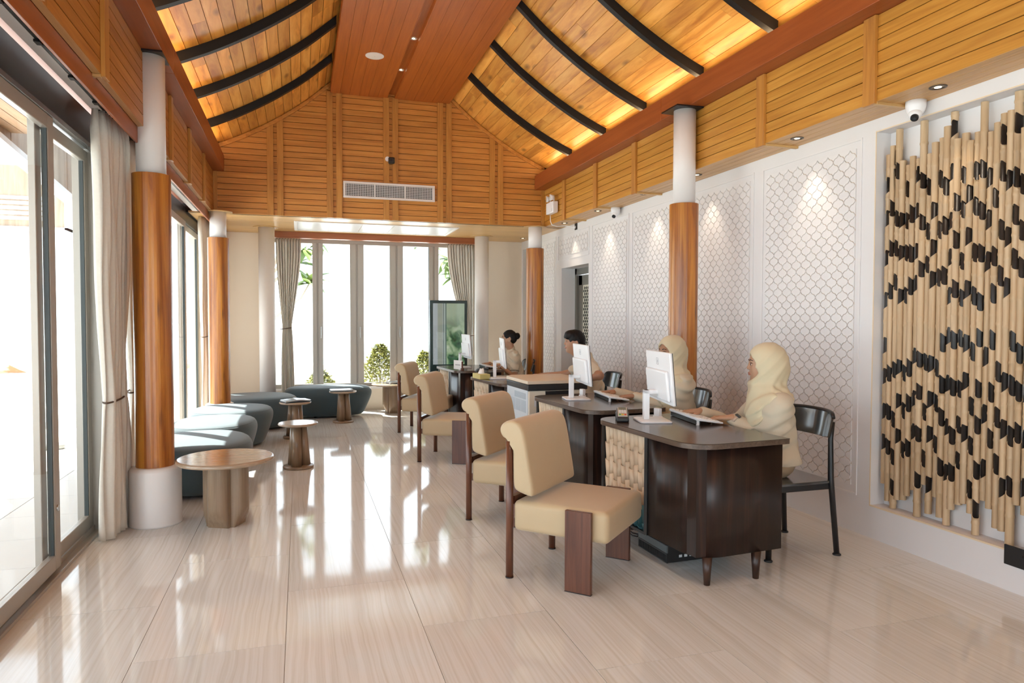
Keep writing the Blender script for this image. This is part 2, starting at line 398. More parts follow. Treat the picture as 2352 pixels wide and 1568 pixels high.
def quatre(cx_, cz, s):
    """lantern shaped arabesque tile: lobes left and right, pinched necks above and below, a small step between"""
    P = []; nn = 12
    def edge(t):
        b = math.sin(2*PI*t); b = (1 if b > 0 else -1)*abs(b)**.55*.052
        return ((1-t)*.5+b*.7071, t*.5+b*.7071)
    E = [edge((i+.5)/nn) for i in range(nn)]
    for (sx, sz, rev) in ((1,1,False),(-1,1,True),(-1,-1,False),(1,-1,True)):
        Q = [(sx*p[0], sz*p[1]) for p in E]
        P += Q[::-1] if rev else Q
    return [(cx_+p[0]*s, cz+p[1]*s) for p in P]
def relief(y0, y1, z0, z1, s=.097):
    mbp = MB(); f = .02
    # thin frame ridge
    for (a, b_, c, d) in ((y0,y1,z0,z0+.012),(y0,y1,z1-.012,z1),(y0,y0+.012,z0+.012,z1-.012),(y1-.012,y1,z0+.012,z1-.012)):
        mbp.box(XR-.007, XR-.0005, a, b_, c, d)
    Y0, Y1, Z0, Z1 = y0+.05, y1-.05, z0+.06, z1-.06
    ny = int(round((Y1-Y0)/s)); nz = int(round((Z1-Z0)/s)); py = (Y1-Y0)/ny; pz = (Z1-Z0)/nz
    s_ = min(py, pz)
    for i in range(2*ny+1):
        for j in range(2*nz+1):
            if (i+j) % 2: continue
            c0, c1 = Y0+i*py/2, Z0+j*pz/2
            P = [(c0+(q[0]-c0)*py/s_, c1+(q[1]-c1)*pz/s_) for q in quatre(c0, c1, s_*.94)]
            P = [(min(max(p[0], Y0), Y1), min(max(p[1], Z0), Z1)) for p in P]
            ded = [P[0]]
            for p in P[1:]:
                if abs(p[0]-ded[-1][0])+abs(p[1]-ded[-1][1]) > 1e-5: ded.append(p)
            P = ded; n = len(P)
            if n < 6: continue
            sh = .975
            V = [(XR-.0008, p[0], p[1]) for p in P]+[(XR-.0075, c0+(p[0]-c0)*sh, c1+(p[1]-c1)*sh) for p in P]
            F = [tuple(range(2*n-1, n-1, -1))]+[(k, n+k, n+(k+1) % n, (k+1) % n) for k in range(n)]
            F = [tuple(reversed(f_)) for f_ in F]
            mbp.add(V, F, False)
    return mbp
for (a, b_, c, d) in ((3.70,4.72,.25,2.60),(4.83,5.86,.25,2.60),(5.94,6.985,.25,2.60),(7.065,8.08,.25,2.60),(8.18,9.285,2.24,2.60),(9.37,10.32,.25,2.60)):
    relief(a, b_, c, d).build('lattice_relief', M_TILE, root)
    mb = MB(); mb.box(XR-.0012, XR-.0002, a+.05, b_-.05, c+.06, d-.06); mb.build('relief_shade_sheet', M_RSHADE, root)  # tan sheet paints the shade between the raised tiles
# inner jamb surfaces and door
droot = sroot('door_1', 'grey framed door with white lattice screen set deep in right wall')
mb = MB(); x = XR+.2
mb.box(x, x+.06, DO[0], DO[0]+.07, 0, DO[2]); mb.box(x, x+.06, DO[1]-.07, DO[1], 0, DO[2]); mb.box(x, x+.06, DO[0], DO[1], DO[2]-.09, DO[2])
mb.build('door_frame', plain('door_grey', (.20,.19,.165), .3, metal=.4), droot, bevel=.003)
mb = MB(); x2 = x+.03
a, b_ = DO[0]+.08, DO[1]-.08
for (c, d, e, f) in ((a,a+.12,0,DO[2]-.1),(b_-.12,b_,0,DO[2]-.1),(a,b_,DO[2]-.24,DO[2]-.1),(a,b_,0,.2)): mb.box(x2, x2+.045, c, d, e, f)
mb.build('door_leaf', plain('door_grey2', (.23,.22,.19), .3, metal=.4), droot, bevel=.003)
mb = MB(); mb.box(x2+.03, x2+.04, a+.1, b_-.1, .1, DO[2]-.2); mb.build('door_back', plain('door_dark', (.03,.045,.035), .3), droot)
# lattice screen with holes: white sheet bars between dark quatrefoil tiles
mb = MB(); mb.box(x2+.012, x2+.016, a+.1, b_-.1, .18, DO[2]-.22); mb.build('lattice_screen', plain('lattice_white', (.70,.66,.56), .5), droot)
mb = MB(); s = .062; yy0, yy1 = a+.14, b_-.14; zz0, zz1 = .3, DO[2]-.27
for i in range(int((yy1-yy0)/s*2)+1):
    for j in range(int((zz1-zz0)/(s*1.35)*2)+1):
        if (i+j) % 2: continue
        P = quatre(0, 0, s*.80); c0 = yy0+i*s/2; c1 = zz0+j*s*1.35/2
        V = [(x2+.0118, c0+p[0], c1+p[1]*1.2) for p in P]; n = len(P); V += [(x2+.0105, v[1], v[2]) for v in V]
        mb.add(V, [tuple(range(n, 2*n))]+[(k, (k+1) % n, n+(k+1) % n, n+k) for k in range(n)])
mb.build('lattice_opening', plain('door_dark2', (.025,.04,.03), .25), droot)
# baseboard
# ---- far wall
root = sroot('wall_far', 'cream far wall around the tall windows')
mb = MB(); XW0, XW1, ZW0, ZW1 = -.42, 2.74, .36, 2.62
mb.box(-1.45, XW0, YF, YF+.2, 0, 2.75); mb.box(XW1, XR+.2, YF, YF+.2, 0, 2.75); mb.box(XW0, XW1, YF, YF+.2, 0, ZW0); mb.box(XW0, XW1, YF, YF+.2, ZW1, 2.75)
mb.build('wall_surface', M_WALLY, root)
mb = MB(); mb.box(XW0-.02, XW1+.02, YF-.03, YF+.02, ZW0-.035, ZW0+.0); mb.build('window_sill', M_WHITE, root, bevel=.004)
wroot = sroot('window_1', 'tall casement windows in grey frames across the far wall')
fr = MB(); dk = MB(); gl = MB(); hd = MB()
panes = [(XW0+.05,.185),(.339,.744),(.95,1.355),(1.561,1.972),(2.128,XW1-.05)]
ed = [XW0]+[v for p in panes for v in p]+[XW1]
for i in range(0, len(ed), 2):
    a, b_ = ed[i], ed[i+1]
    if b_-a < .01: b_ = a+.01
    m_ = (a+b_)/2
    if i in (0, len(ed)-2): fr.box(a, b_, YF-.01, YF+.08, ZW0, ZW1)
    else:
        fr.box(a, m_-.012, YF-.01, YF+.06, ZW0+.05, ZW1-.05); fr.box(m_+.012, b_, YF-.01, YF+.06, ZW0+.05, ZW1-.05); fr.box(m_-.03, m_+.03, YF+.01, YF+.1, ZW0, ZW1)
        hd.box(m_+.035, m_+.055, YF-.045, YF-.01, 1.16, 1.20); hd.box(m_+.035, m_+.055, YF-.05, YF-.035, 1.12, 1.30)
for (z0, z1) in ((ZW0, ZW0+.06), (ZW1-.06, ZW1)):
    fr.box(XW0, XW1, YF, YF+.09, z0, z1)
for (a, b_) in panes:
    dk.box(a-.008, a, YF, YF+.05, ZW0+.06, ZW1-.06); dk.box(b_, b_+.008, YF, YF+.05, ZW0+.06, ZW1-.06)
    gl.box(a-.005, b_+.005, YF+.03, YF+.036, ZW0+.05, ZW1-.05)
fr.build('window_frame', M_ALU, wroot, bevel=.004); hd.build('window_handle', plain('handle_grey', (.45,.44,.42), .3, metal=.6), wroot, bevel=.003)
dk.build('window_seal', M_ALUD, wroot); gl.build('window_pane', M_GLASS, wroot)
mb = MB(); mb.box(-.43, 2.66, 10.68, 10.80, 2.60, ZS)
struct(mb.build('trim_1', W_REDX, bevel=.004), 'red-brown timber beam above the far windows')
# ---- alcove ceiling (pale boards along X) and gable band above it
root = sroot('ceiling_alcove', 'pale timber board ceiling of the far alcove')
mb = MB(); y = YB
while y < YF:
    mb.box(-1.27, XR, y+.001, min(y+.0745, YF), ZS, ZS+.015); y += .0755
mb.build('ceiling_boards', W_SOFF, root)
mb = MB(); mb.box(-1.5, XR+.2, YB+.03, YF+.2, ZS+.015, ZS+.1); mb.build('ceiling_backing', M_BLACK, root)
root = sroot('wall_gable', 'horizontally boarded timber gable over the alcove')
def zc(xx): return roofs(xx-CX)-.03
mb = MB(); nrow = 24; hrow = .0725
def xlim(z):  # half width of curve at height z
    lo, hi = 0, 2.4
    for _ in range(40):
        m_ = (lo+hi)/2
        if roofs(m_)+.03 > z: lo = m_
        else: hi = m_
    return lo
for r_ in range(nrow):
    z0 = ZS+r_*hrow+.002; z1 = z0+hrow-.0065
    if z0 > 4.32: break
    e0 = min(xlim(z0), 2.12); e1 = min(xlim(z1), 2.12)
    mb.hexa([(CX-e0,YB,z0),(CX+e0,YB,z0),(CX+e0,YB+.02,z0),(CX-e0,YB+.02,z0),(CX-e1,YB,z1),(CX+e1,YB,z1),(CX+e1,YB+.02,z1),(CX-e1,YB+.02,z1)])
mb.build('gable_boards', W_PANELX, root)
mb = MB(); mb.box(-1.3, 3.6, YB+.021, YB+.06, ZS, 5.1); mb.build('gable_backing', plain('dark_backing', (.03,.012,.006), .8), root)
mb = MB()
for c0 in (-.28, .43, 1.135, 1.84, 2.55):
    for s_ in (-.058, .058):
        xc = c0+s_; zt = min(roofs(xc-CX)-.0, 4.26)
        mb.box(xc-.038, xc+.038, YB-.022, YB, ZS+.0, zt)
mb.box(PL, PL+.045, YB-.02, YB, ZS, ZB0+.0); mb.box(PR-.045, PR, YB-.02, YB, ZS, ZB0)
mb.build('gable_batten', W_BATTEN, root, bevel=.002)
mb = MB()
for sg in (-1, 1):
    ds = np.linspace(.74, 2.06, 26)
    for i in range(len(ds)-1):
        a, b_ = ds[i], ds[i+1]
        za, zb = roofs(a), roofs(b_)
        q = [(CX+sg*a,YB-.03,za-.06),(CX+sg*b_,YB-.03,zb-.06),(CX+sg*b_,YB,zb-.06),(CX+sg*a,YB,za-.06),(CX+sg*a,YB-.03,za-.012),(CX+sg*b_,YB-.03,zb-.012),(CX+sg*b_,YB,zb-.012),(CX+sg*a,YB,za-.012)]
        mb.hexa(q)
mb.build('gable_moulding', W_PANELX, root)
# ---- curved boarded ceiling
root = sroot('ceiling', 'curved timber board ceiling rising to the ridge')
mb = MB()
d = .42; rb = random.Random(3)
while d < 2.42:
    d1 = d+.098; t = .016
    for sg in (-1, 1):
        y = YBK-rb.random()*2
        while y < YB:
            ln = rb.choice([2.1, 2.8, 3.4, 4.0]); ya, yb = max(y, YBK)+.0008, min(y+ln, YB)-.0008
            if yb > ya:
                za, zb = roofs(d), roofs(d1-.005)
                q = [(CX+sg*d,ya,za),(CX+sg*(d1-.0042),ya,zb),(CX+sg*(d1-.0042),yb,zb),(CX+sg*d,yb,za)]
                q += [(p[0],p[1],p[2]+t) for p in q]
                if sg < 0: q = [q[1],q[0],q[3],q[2],q[5],q[4],q[7],q[6]]
                mb.hexa(q)
            y += ln
    d = d1
mb.build('ceiling_boards', W_ROOF, root)
mb = MB()
for sg in (-1, 1):
    ds = np.linspace(0, 2.6, 40)
    for i in range(len(ds)-1):
        a, b_ = ds[i], ds[i+1]; za, zb = roofs(a)+.02, roofs(b_)+.02
        q = [(CX+sg*a,YBK-.2,za),(CX+sg*b_,YBK-.2,zb),(CX+sg*b_,YF+.4,zb),(CX+sg*a,YF+.4,za)]; q += [(p[0],p[1],p[2]+.06) for p in q]
        if sg < 0: q = [q[1],q[0],q[3],q[2],q[5],q[4],q[7],q[6]]
        mb.hexa(q)
mb.build('roof_deck', plain('dark_roof_deck', (.05,.02,.01), .8), root)
# flat strip under the ridge
root = sroot('ceiling_ridge_panel', 'flat red-brown boarded ceiling strip under the ridge')
mb = MB(); XS0, XS1 = .385, 1.905; ZF = 4.25
def strip(x0, x1):
    n = 6; w = (x1-x0)/n
    for i in range(n): mb.box(x0+i*w+.0012, x0+(i+1)*w-.0012, YBK, YB-.001, ZF, ZF+.02)
strip(XS0, 1.085); strip(1.195, XS1)
mb.build('ridge_boards', W_STRIP, root)
mb = MB(); mb.box(XS0+.002, XS1-.002, YBK, YB, ZF+.055, ZF+.075); mb.box(1.085, 1.095, YBK, YB, ZF+.0, ZF+.055); mb.box(1.185, 1.195, YBK, YB, ZF+.0, ZF+.055); mb.box(XS0, XS0+.01, YBK, YB, ZF+.02, ZF+.11); mb.box(XS1-.01, XS1, YBK, YB, ZF+.02, ZF+.11)
mb.build('ridge_slot', W_STRIP, root)
# ---- ribs
k = 2
for yy in [1.31, 2.285, 3.24, 4.21, 5.15, 6.145, 7.08, 8.08]:
    for sg in (-1, 1):
        mb = MB(); ds = np.linspace(.77, 2.10, 30); P = []
        for d in ds:
            z = roofs(d); z1_, z0_ = z-.001, z-.085
            P.append([(CX+sg*d,yy-.028,z1_),(CX+sg*d,yy-.028,z0_),(CX+sg*d,yy+.028,z0_),(CX+sg*d,yy+.028,z1_),(CX+sg*d,yy-.028,z1_)])
        mb.grid(P, smooth=False)
        struct(mb.build('trim_%d' % k, M_RIB), 'black curved roof rib'); k += 1
# ---- beams, side panels, soffits
for (sg, name, lab) in ((1, 'right', 'right'), (-1, 'left', 'left')):
    def X(v): return v if sg > 0 else 2*1.125-v   # mirror about 1.125
    xi = 3.10 if sg > 0 else -.865
    xo = xi+sg*.20; mb = MB()
    for y0, y1 in ((YBK, 1.2), (1.202, 5.6), (5.602, YB-.001)):
        mb.box(min(xi,xo), max(xi,xo), y0, y1, ZB0, ZB1)
    struct(mb.build('trim_%d' % k, W_RED, bevel=.003), 'red-brown timber eaves beam along the %s side' % lab); k += 1
    xp = PR if sg > 0 else PL
    root = sroot('wall_%s_bulkhead' % name, 'boarded timber bulkhead over the %s side' % lab)
    mb = MB(); nr = 7; hh = (ZB0-ZS)/nr
    YE = 9.1
    for r_ in range(nr):
        z0 = ZS+r_*hh+.0025; z1 = ZS+(r_+1)*hh-.003
        for y0, y1 in ((YBK, 1.4), (1.4, 3.34), (3.34, 4.35), (4.35, 5.3), (5.3, 6.36), (6.36, 7.33), (7.33, 8.31), (8.31, YE)):
            mb.box(min(xp,xp+sg*.016), max(xp,xp+sg*.016), y0+.001, y1-.001, z0, z1)
    mb.build('bulkhead_boards', W_PANEL if sg > 0 else W_PANEL_SHADE, root)
    mb = MB(); mb.box(min(xp+sg*.017,xp+sg*.03), max(xp+sg*.017,xp+sg*.03), YBK, YE, ZS+.01, ZB0+.19); mb.build('bulkhead_backing', plain('dark_backing_'+name, (.03,.012,.006), .8), root)
    bat = MB(); trm = MB()
    ys = (1.4, 2.35, 3.345, 4.36, 6.37, 7.335, 8.32) if sg > 0 else (1.3, 2.25, 3.2, 4.19, 6.18, 7.17, 8.18)
    xw = XR if sg > 0 else -1.03
    for yy in ys:
        w = .045
        bat.box(min(xp,xp-sg*.022), max(xp,xp-sg*.022), yy-w, yy+w, ZS-.014, ZB0-.002)
        trm.box(min(xp,xw), max(xp,xw), yy-w, yy-w+.03, ZS-.016, ZS)
    bat.build('bulkhead_batten', W_BATTEN, root, bevel=.002); trm.build('soffit_batten', W_SOFF, root, bevel=.002)
    mb = MB(); n = 4 if sg > 0 else 1; a, b_ = min(xp,xw), max(xp,xw); w = (b_-a)/n
    for i in range(n): mb.box(a+i*w+.002, a+(i+1)*w-.002, YBK, YE, ZS, ZS+.015)
    mb.build('bulkhead_soffit', W_SOFFY, root)
    if sg > 0:
        mb = MB(); mb.box(PR+.03, XR+.3, YBK, YE+.1, ZS+.016, ZS+.03); mb.box(PR+.03, XR+.4, YBK, YE, 3.36, 3.42); mb.build('bulkhead_top', M_BLACK, root)
# ---- left wall: fascia, curtain slot, steel head, glazing
root = sroot('wall_left', 'timber fascia and dark steel head over the left glazing')
mb = MB(); mb.box(-1.045, -1.03, YBK, YF, 2.585, ZS+.0); mb.build('fascia', W_RED, root, bevel=.002)
mb = MB(); mb.box(-1.5, -1.0, YBK, YF+.2, 2.84, 2.90); mb.box(-1.05, -1.035, YBK, YF, ZS, 2.85); mb.build('slot_ceiling', W_RED, root)
mb = MB(); mb.box(-1.5, -1.0, YBK, YF, 2.9, 3.44); mb.build('upper_wall', M_BLACK, root)
mb = MB(); mb.box(-1.222, -1.165, YBK, 4.95, 2.70, 2.84); mb.box(-1.222, -1.165, 5.5, YF-.05, 2.70, 2.84); mb.build('curtain_track', M_WHITE, root)
mb = MB(); mb.box(-1.163, -1.148, YBK, 4.95, 2.70, 2.722); mb.box(-1.163, -1.148, 5.5, YF-.05, 2.70, 2.722)
for yy in (3.3, 3.75, 4.25, 4.7): mb.box(-1.17, -1.145, yy, yy+.05, 2.688, 2.702)
mb.build('track_rail', M_BLACK, root)
mb = MB(); mb.box(-1.44, -1.30, YBK, 5.25, 2.52, 2.745); mb.box(-1.44, -1.30, 5.35, YF, 2.56, 2.745); mb.build('steel_head', M_STEEL, root, bevel=.004)
mb = MB(); mb.box(-1.31, -1.275, YBK, 5.25, 2.50, 2.53); mb.build('steel_lip', plain('lip_alu', (.30,.31,.32), .25, metal=.6), root, bevel=.003)
mb = MB(); mb.box(-1.45, -1.27, 10.35, YF+.2, 0, 2.85); mb.build('wall_end', M_WALLY, root)
mb = MB(); mb.box(-1.42, -1.26, 5.20, 5.36, 0, 2.56); mb.build('wall_post', M_ALU, root, bevel=.004)
dn = 2
def sliding(y0, y1, xf, ztop, label, n):
    r_ = sroot('door_%d' % n, label); f = MB(); s_ = MB(); gg = MB(); t = .036
    st = .085
    f.box(xf-t/2, xf+t/2, y0, y0+st, .035, ztop); f.box(xf-t/2, xf+t/2, y1-st, y1, .035, ztop)
    f.box(xf-t/2, xf+t/2, y0+st, y1-st, .035, .035+.085); f.box(xf-t/2, xf+t/2, y0+st, y1-st, ztop-.075, ztop)
    a, b_, c, d = y0+st, y1-st, .12, ztop-.075
    for (p, q, u, v) in ((a,a+.01,c,d),(b_-.01,b_,c,d)): s_.box(xf-.012, xf+.012, p, q, u, v)
    gg.box(xf-.003, xf+.003, a, b_, c, d)
    f.build('door_frame', M_ALU, r_, bevel=.004); s_.build('door_seal', M_ALUD, r_); gg.build('door_pane', M_GLASS, r_)
    return r_
sliding(-1.7, .45, -1.30, 2.50, 'grey framed sliding glass door behind the viewpoint', 2)
sliding(.30, 2.42, -1.345, 2.50, 'grey framed sliding glass door beside the viewpoint', 3)
r_ = sliding(2.28, 4.39, -1.30, 2.50, 'nearest sliding glass door with wide grey stile', 4)
mb = MB(); mb.cyl((-1.283, 4.345, 1.0-.03), (-1.276, 4.345, 1.0-.03), .018, n=16); mb.V = [(v[0], v[1], v[2]-.60) for v in mb.V]; mb.build('door_lock', M_CHROME, r_)
sliding(4.25, 5.21, -1.345, 2.50, 'second sliding glass door beside the near curtain', 5)
sliding(5.36, 6.95, -1.345, 2.56, 'sliding glass door just beyond the big left column', 6)
sliding(6.88, 8.98, -1.30, 2.56, 'third sliding glass door behind the ottomans', 7)
sliding(8.90, 10.35, -1.345, 2.56, 'farthest sliding glass door beside the far curtain', 8)
mb = MB(); mb.box(-1.42, -1.272, YBK, 10.35, -.01, .006); mb.box(-1.275, -1.265, YBK, 10.35, 0, .018); mb.box(-1.325, -1.318, YBK, 10.35, .005, .035); mb.box(-1.39, -1.37, YBK, 10.35, .005, .035)
struct(mb.build('trim_%d' % k, M_ALU, bevel=.001), 'aluminium sill track of the sliding doors'); k += 1
# back of the room
root = sroot('wall_back', 'white back wall behind the viewpoint')
mb = MB(); mb.box(-1.5, -.6, YBK-.2, YBK, 0, 4.9); mb.box(2.9, 3.9, YBK-.2, YBK, 0, 4.9); mb.box(-.6, 2.9, YBK-.2, YBK, 2.6, 4.9)
mb.build('wall_surface', M_WALL, root)
wroot = sroot('window_2', 'glazed doorway added in the unseen back wall to give light')  # unseen glass opening added to bring daylight in from behind
mb = MB(); mb.box(-.6, 2.9, YBK-.1, YBK-.094, 0, 2.6); mb.build('window_pane', M_GLASS, wroot)
mb = MB()
for x in (-.6, .27, 1.12, 1.97, 2.84): mb.box(x, x+.06, YBK-.14, YBK-.05, 0, 2.6)
mb.build('window_frame', M_ALU, wroot)
mb = MB(); mb.box(-1.5, -1.27, -3.4, -1.7, 0, 2.9); struct(mb.build('wall_left_return', M_WALL), 'white left wall behind the viewpoint')

# ------------------------------------------------------------------ ceiling-level things
def spot(name, loc, target, watts, ang=60, col=(1,.86,.68), blend=.8, size=.02, parent=None):
    ld = bpy.data.lights.new(name, 'SPOT'); ld.energy = watts; ld.color = col; ld.spot_size = math.radians(ang); ld.spot_blend = blend; ld.shadow_soft_size = size
    o = bpy.data.objects.new(name, ld); COL.objects.link(o); o.location = loc
    o.rotation_euler = (Vector(target)-Vector(loc)).to_track_quat('-Z', 'Y').to_euler(); return o
rows = [(3.0, 'above the bamboo wall art'), (4.13, 'above the nearest lattice panel'), (5.42, 'just behind the big right column'), (6.40, 'fourth along the right soffit'), (7.55, 'beside the white dome camera far along the soffit'), (8.63, 'above the lattice door'), (1.7, 'nearest to the viewpoint'), (10.43, 'in the far alcove corner')]
def ring_prof(r): return [(r*.72, .0), (r*.74, -.004), (r, -.004), (r, 0)]
def downlight(x, y, z, r, label, grp, watts, target, dark=True, ang=70):
    t = thing('downlight', label, 'ceiling light', (x, y, z), 0, grp)
    mb = MB(); mb.lathe([(r*.70, .004), (r*.72, -.005), (r, -.004), (r, .001)], n=28)
    mb.F = [f for f in mb.F if len(f) < 10]; mb.S = mb.S[:len(mb.F)]; mb.M = mb.M[:len(mb.F)]
    mb.build('trim_ring', plain('lamp_ring_%s' % ('d' if dark else 'w'), (.10,.07,.05) if dark else (.8,.75,.65), .4, metal=.5), t)
    mb = MB(); mb.lathe([(r*.40, .001), (r*.40, -.0035), (.0001, -.0035)], n=20); mb.build('bulb', M_LAMPON, t)
    mb = MB(); mb.lathe([(r*.72, -.0015), (r*.42, -.0012), (r*.40, -.0020)], n=24)
    mb.F = [f for f in mb.F if len(f) < 10]; mb.S = mb.S[:len(mb.F)]; mb.M = mb.M[:len(mb.F)]
    mb.build('reflector', M_CHROME, t)
    s_ = spot('downlight_beam', (x, y, z-.02), target, watts, ang); return t
for (y, lab) in rows:
    downlight(3.36, y, ZS, .045, 'small round downlight in the right soffit, '+lab, 'recessed soffit downlights', SPOT_W, (3.53, y, 1.3), ang=62)
for (y, lab) in ((8.17, 'farthest of the three lit spots in the ridge slot'), (7.23, 'middle of the three lit spots in the ridge slot'), (6.26, 'nearest of the three lit spots in the ridge slot')):
    downlight(1.14, y, ZF+.055, .04, lab, 'lit spots in the ridge slot', DOWN_W, (1.14, y, 0), False, 75)
for y in (5.3, 4.3, 3.3, 2.3, 1.3, .3):
    spot('downlight_beam', (1.14, y, ZF+.03), (1.14, y, 0), DOWN_W, 75)
t = thing('ceiling_speaker', 'flat white round speaker grille set in the boarded ridge ceiling', 'speaker', (.79, 7.68, ZF))
mb = MB(); mb.lathe([(.10, .001), (.10, -.004), (.094, -.007), (.06, -.007), (.0001, -.007)], n=40); mb.build('grille', M_WHITE, t)
mb = MB(); mb.lathe([(.006, -.007), (.006, -.009), (.0001, -.009)], n=12); mb.build('centre_pin', M_PLASTIC2, t)
# cove strips
for (x, lab, a) in ((3.17, 'right', 1), (-.935, 'left', -1)):
    mb = MB(); mb.box(x-.012, x+.012, -2.8, 9.0, ZB1+.001, ZB1+.008)
    tag(mb.build('light_strip', M_LED), 'warm light strip lying on top of the %s eaves beam' % lab, 'light strip')
    for yc in (-1.3, 1.6, 4.5, 7.4):
        ld = bpy.data.lights.new('cove_light', 'AREA'); ld.shape = 'RECTANGLE'; ld.size = .05; ld.size_y = 2.9; ld.energy = COVE_W/4; ld.color = (1, .70, .40)
        o = bpy.data.objects.new('cove_light', ld); COL.objects.link(o); o.location = (x, yc, ZB1+.012)
        o.rotation_euler = Vector((-a*.45, 0, 1)).to_track_quat('-Z', 'Y').to_euler()
        # long axis along Y
        from mathutils import Quaternion
        zax = -Vector((-a*1.0, 0, .75)).normalized(); yax = Vector((0,1,0)); xax = yax.cross(zax)
        mw = Matrix((xax, yax, zax)).transposed().to_4x4(); mw.translation = Vector((x+a*.03, yc, ZB1+.012)); o.matrix_world = mw
# air vent on gable
t = thing('air_vent', 'long white air grille with dark mesh on the timber gable', 'vent', (1.12, YB-.022, 3.055))
mb = MB(); w, h = .585, .105
for (a, b_, c, d) in ((-w,w,-h,-h+.028),(-w,w,h-.028,h),(-w,-w+.028,-h+.028,h-.028),(w-.028,w,-h+.028,h-.028)): mb.box(a, b_, -.018, 0, c, d)
mb.build('vent_frame', M_WHITE, t, bevel=.003)
mb = MB(); mb.box(-w+.02, w-.02, -.004, -.001, -h+.02, h-.02); mb.build('vent_back', M_BLACK, t)
mb = MB()
x = -w+.04
while x < w-.03: mb.box(x-.0035, x+.0035, -.014, -.006, -h+.028, h-.028); x += .0215
z = -h+.045
while z < h-.03: mb.box(-w+.028, w-.028, -.012, -.007, z-.0025, z+.0025); z += .021
mb.build('vent_slats', M_PLASTIC2, t)
for x in (-w/3, w/3):
    mb = MB(); mb.box(x-.006, x+.006, -.017, -.003, -h+.02, h-.02); mb.build('vent_mullion', M_WHITE, t)
# alcove ceiling cassette
t = thing('ceiling_air_panel', 'long white framed glossy panel in the alcove ceiling', 'ceiling panel', (1.03, 9.98, ZS))
mb = MB()
for (a, b_, c, d) in ((-1.1,1.1,-.47,-.43),(-1.1,1.1,.43,.47),(-1.1,-1.06,-.43,.43),(1.06,1.1,-.43,.43)): mb.box(a, b_, c, d, -.012, .0)
mb.build('panel_frame', M_WHITE, t, bevel=.002)
for i in range(5):
    mb = MB(); a = -1.06+i*.424; mb.box(a+.003, a+.421, -.428, .428, -.006, -.001); mb.build('panel_pane', plain('pale_gloss', (.74,.74,.74), .30), t)
# cameras
def dome(name, loc, rz, label, s=1.0):
    t = thing(name, label, 'camera', loc, rz)
    mb = MB(); mb.lathe([(.055*s, 0), (.055*s, -.03*s), (.05*s, -.055*s), (.04*s, -.075*s), (.02*s, -.088*s), (.0001, -.09*s)], n=32); mb.build('housing', M_PLASTIC, t)
    mb = MB(); mb.sph((-.018*s, 0, -.078*s), (.036*s, .036*s, .036*s), 24, 16); mb.build('camera_ball', M_PLASTIC, t)
    mb = MB(); mb.cyl((-.034*s, 0, -.096*s), (-.046*s, 0, -.110*s), .022*s, .021*s, 20); ln = mb.build('lens_plate', M_BLKP, t)
    mb = MB(); mb.cyl((-.044*s, 0, -.108*s), (-.0475*s, 0, -.112*s), .009*s, n=16); mb.build('lens', plain('lens_glass', (.05,.06,.07), .05), ln)
    return t
dome('dome_camera', (3.46, 3.235, ZS), math.radians(35), 'white dome security camera nearest the viewpoint above the bamboo wall')
dome('dome_camera', (3.46, 7.28, ZS), math.radians(35), 'small white dome security camera far along the right soffit')
t = thing('security_camera', 'small black security camera mounted on the timber gable', 'camera', (1.135, YB-.022, 3.45))
mb = MB(); mb.box(-.035, .045, -.05, 0, -.04, .04); mb.build('camera_body', M_BLKP, t, bevel=.012)
mb = MB(); mb.cyl((-.045, -.02, .02), (-.045, 0, .02), .03, n=18); mb.build('mount', M_PLASTIC, t)
mb = MB(); mb.cyl((0, -.05, .0), (0, -.056, .0), .014, n=16); mb.build('lens', plain('lens_glass2', (.03,.03,.04), .05), t)
# emergency light
t = thing('emergency_light', 'white twin head emergency light hanging on the far right bulkhead', 'emergency light', (PR-.016, 8.64, 2.88))
mb = MB(); mb.box(-.075, 0, -.13, .13, -.075, .075); mb.build('housing', M_PLASTIC, t, bevel=.01)
mb = MB()
mb.box(-.0762, -.075, -.118, -.085, -.055, -.02)
mb.build('status_label', M_PLASTIC2, t)
for yy in (-.07, .07):
    mb = MB(); mb.cyl((-.03, yy, .13), (-.085, yy+.01, .125), .026, .042, 22); mb.cyl((-.035, yy, .07), (-.035, yy, .12), .008, n=8); hd = mb.build('lamp_head', M_PLASTIC, t)
    mb = MB(); mb.cyl((-.0845, yy+.01, .125), (-.0875, yy+.0105, .125), .036, n=22); mb.build('lens', plain('frost', (.75,.75,.72), .2), hd)
t2 = thing('wall_socket', 'small black socket high on the white wall under the far soffit', 'socket', (XR, 8.62, 2.64))
mb = MB(); mb.box(-.008, 0, -.04, .04, -.035, .05); mb.build('plate', M_BLKP, t2, bevel=.002)
mb = MB(); mb.cyl((-.008, 0, 0), (-.035, 0, 0), .017, n=14); mb.build('plug', M_PLASTIC, t2)
mb = MB(); pts = [(PR-.04, 8.74, 2.80), (PR-.045, 8.72, 2.72), (PR-.03, 8.70, 2.665), (PR+.05, 8.72, 2.655), (PR+.15, 8.75, 2.668), (XR-.07, 8.70, 2.66), (XR-.04, 8.65, 2.645), (XR-.03, 8.62, 2.64)]
mb.tube(pts, .0055, 8); tag(mb.build('power_cable', M_PLASTIC), 'thin white cable looping from the emergency light to the socket', 'cable')
t2 = thing('wall_socket', 'long black double socket low on the right wall', 'socket', (XR, 2.47, .19))
mb = MB(); mb.box(-.01, 0, -.21, .215, -.052, .052); mb.build('plate', M_BLKP, t2, bevel=.003)
mb = MB()
for yy in (-.1, 0, .1):
    for (a, b_) in ((-.014, .014), (.014, .014), (0, -.016)): mb.box(-.0115, -.0098, yy+a-.003, yy+a+.003, b_-.006, b_+.006)
mb.build('socket_holes', plain('hole_black', (.003,.003,.003), .8), t2)

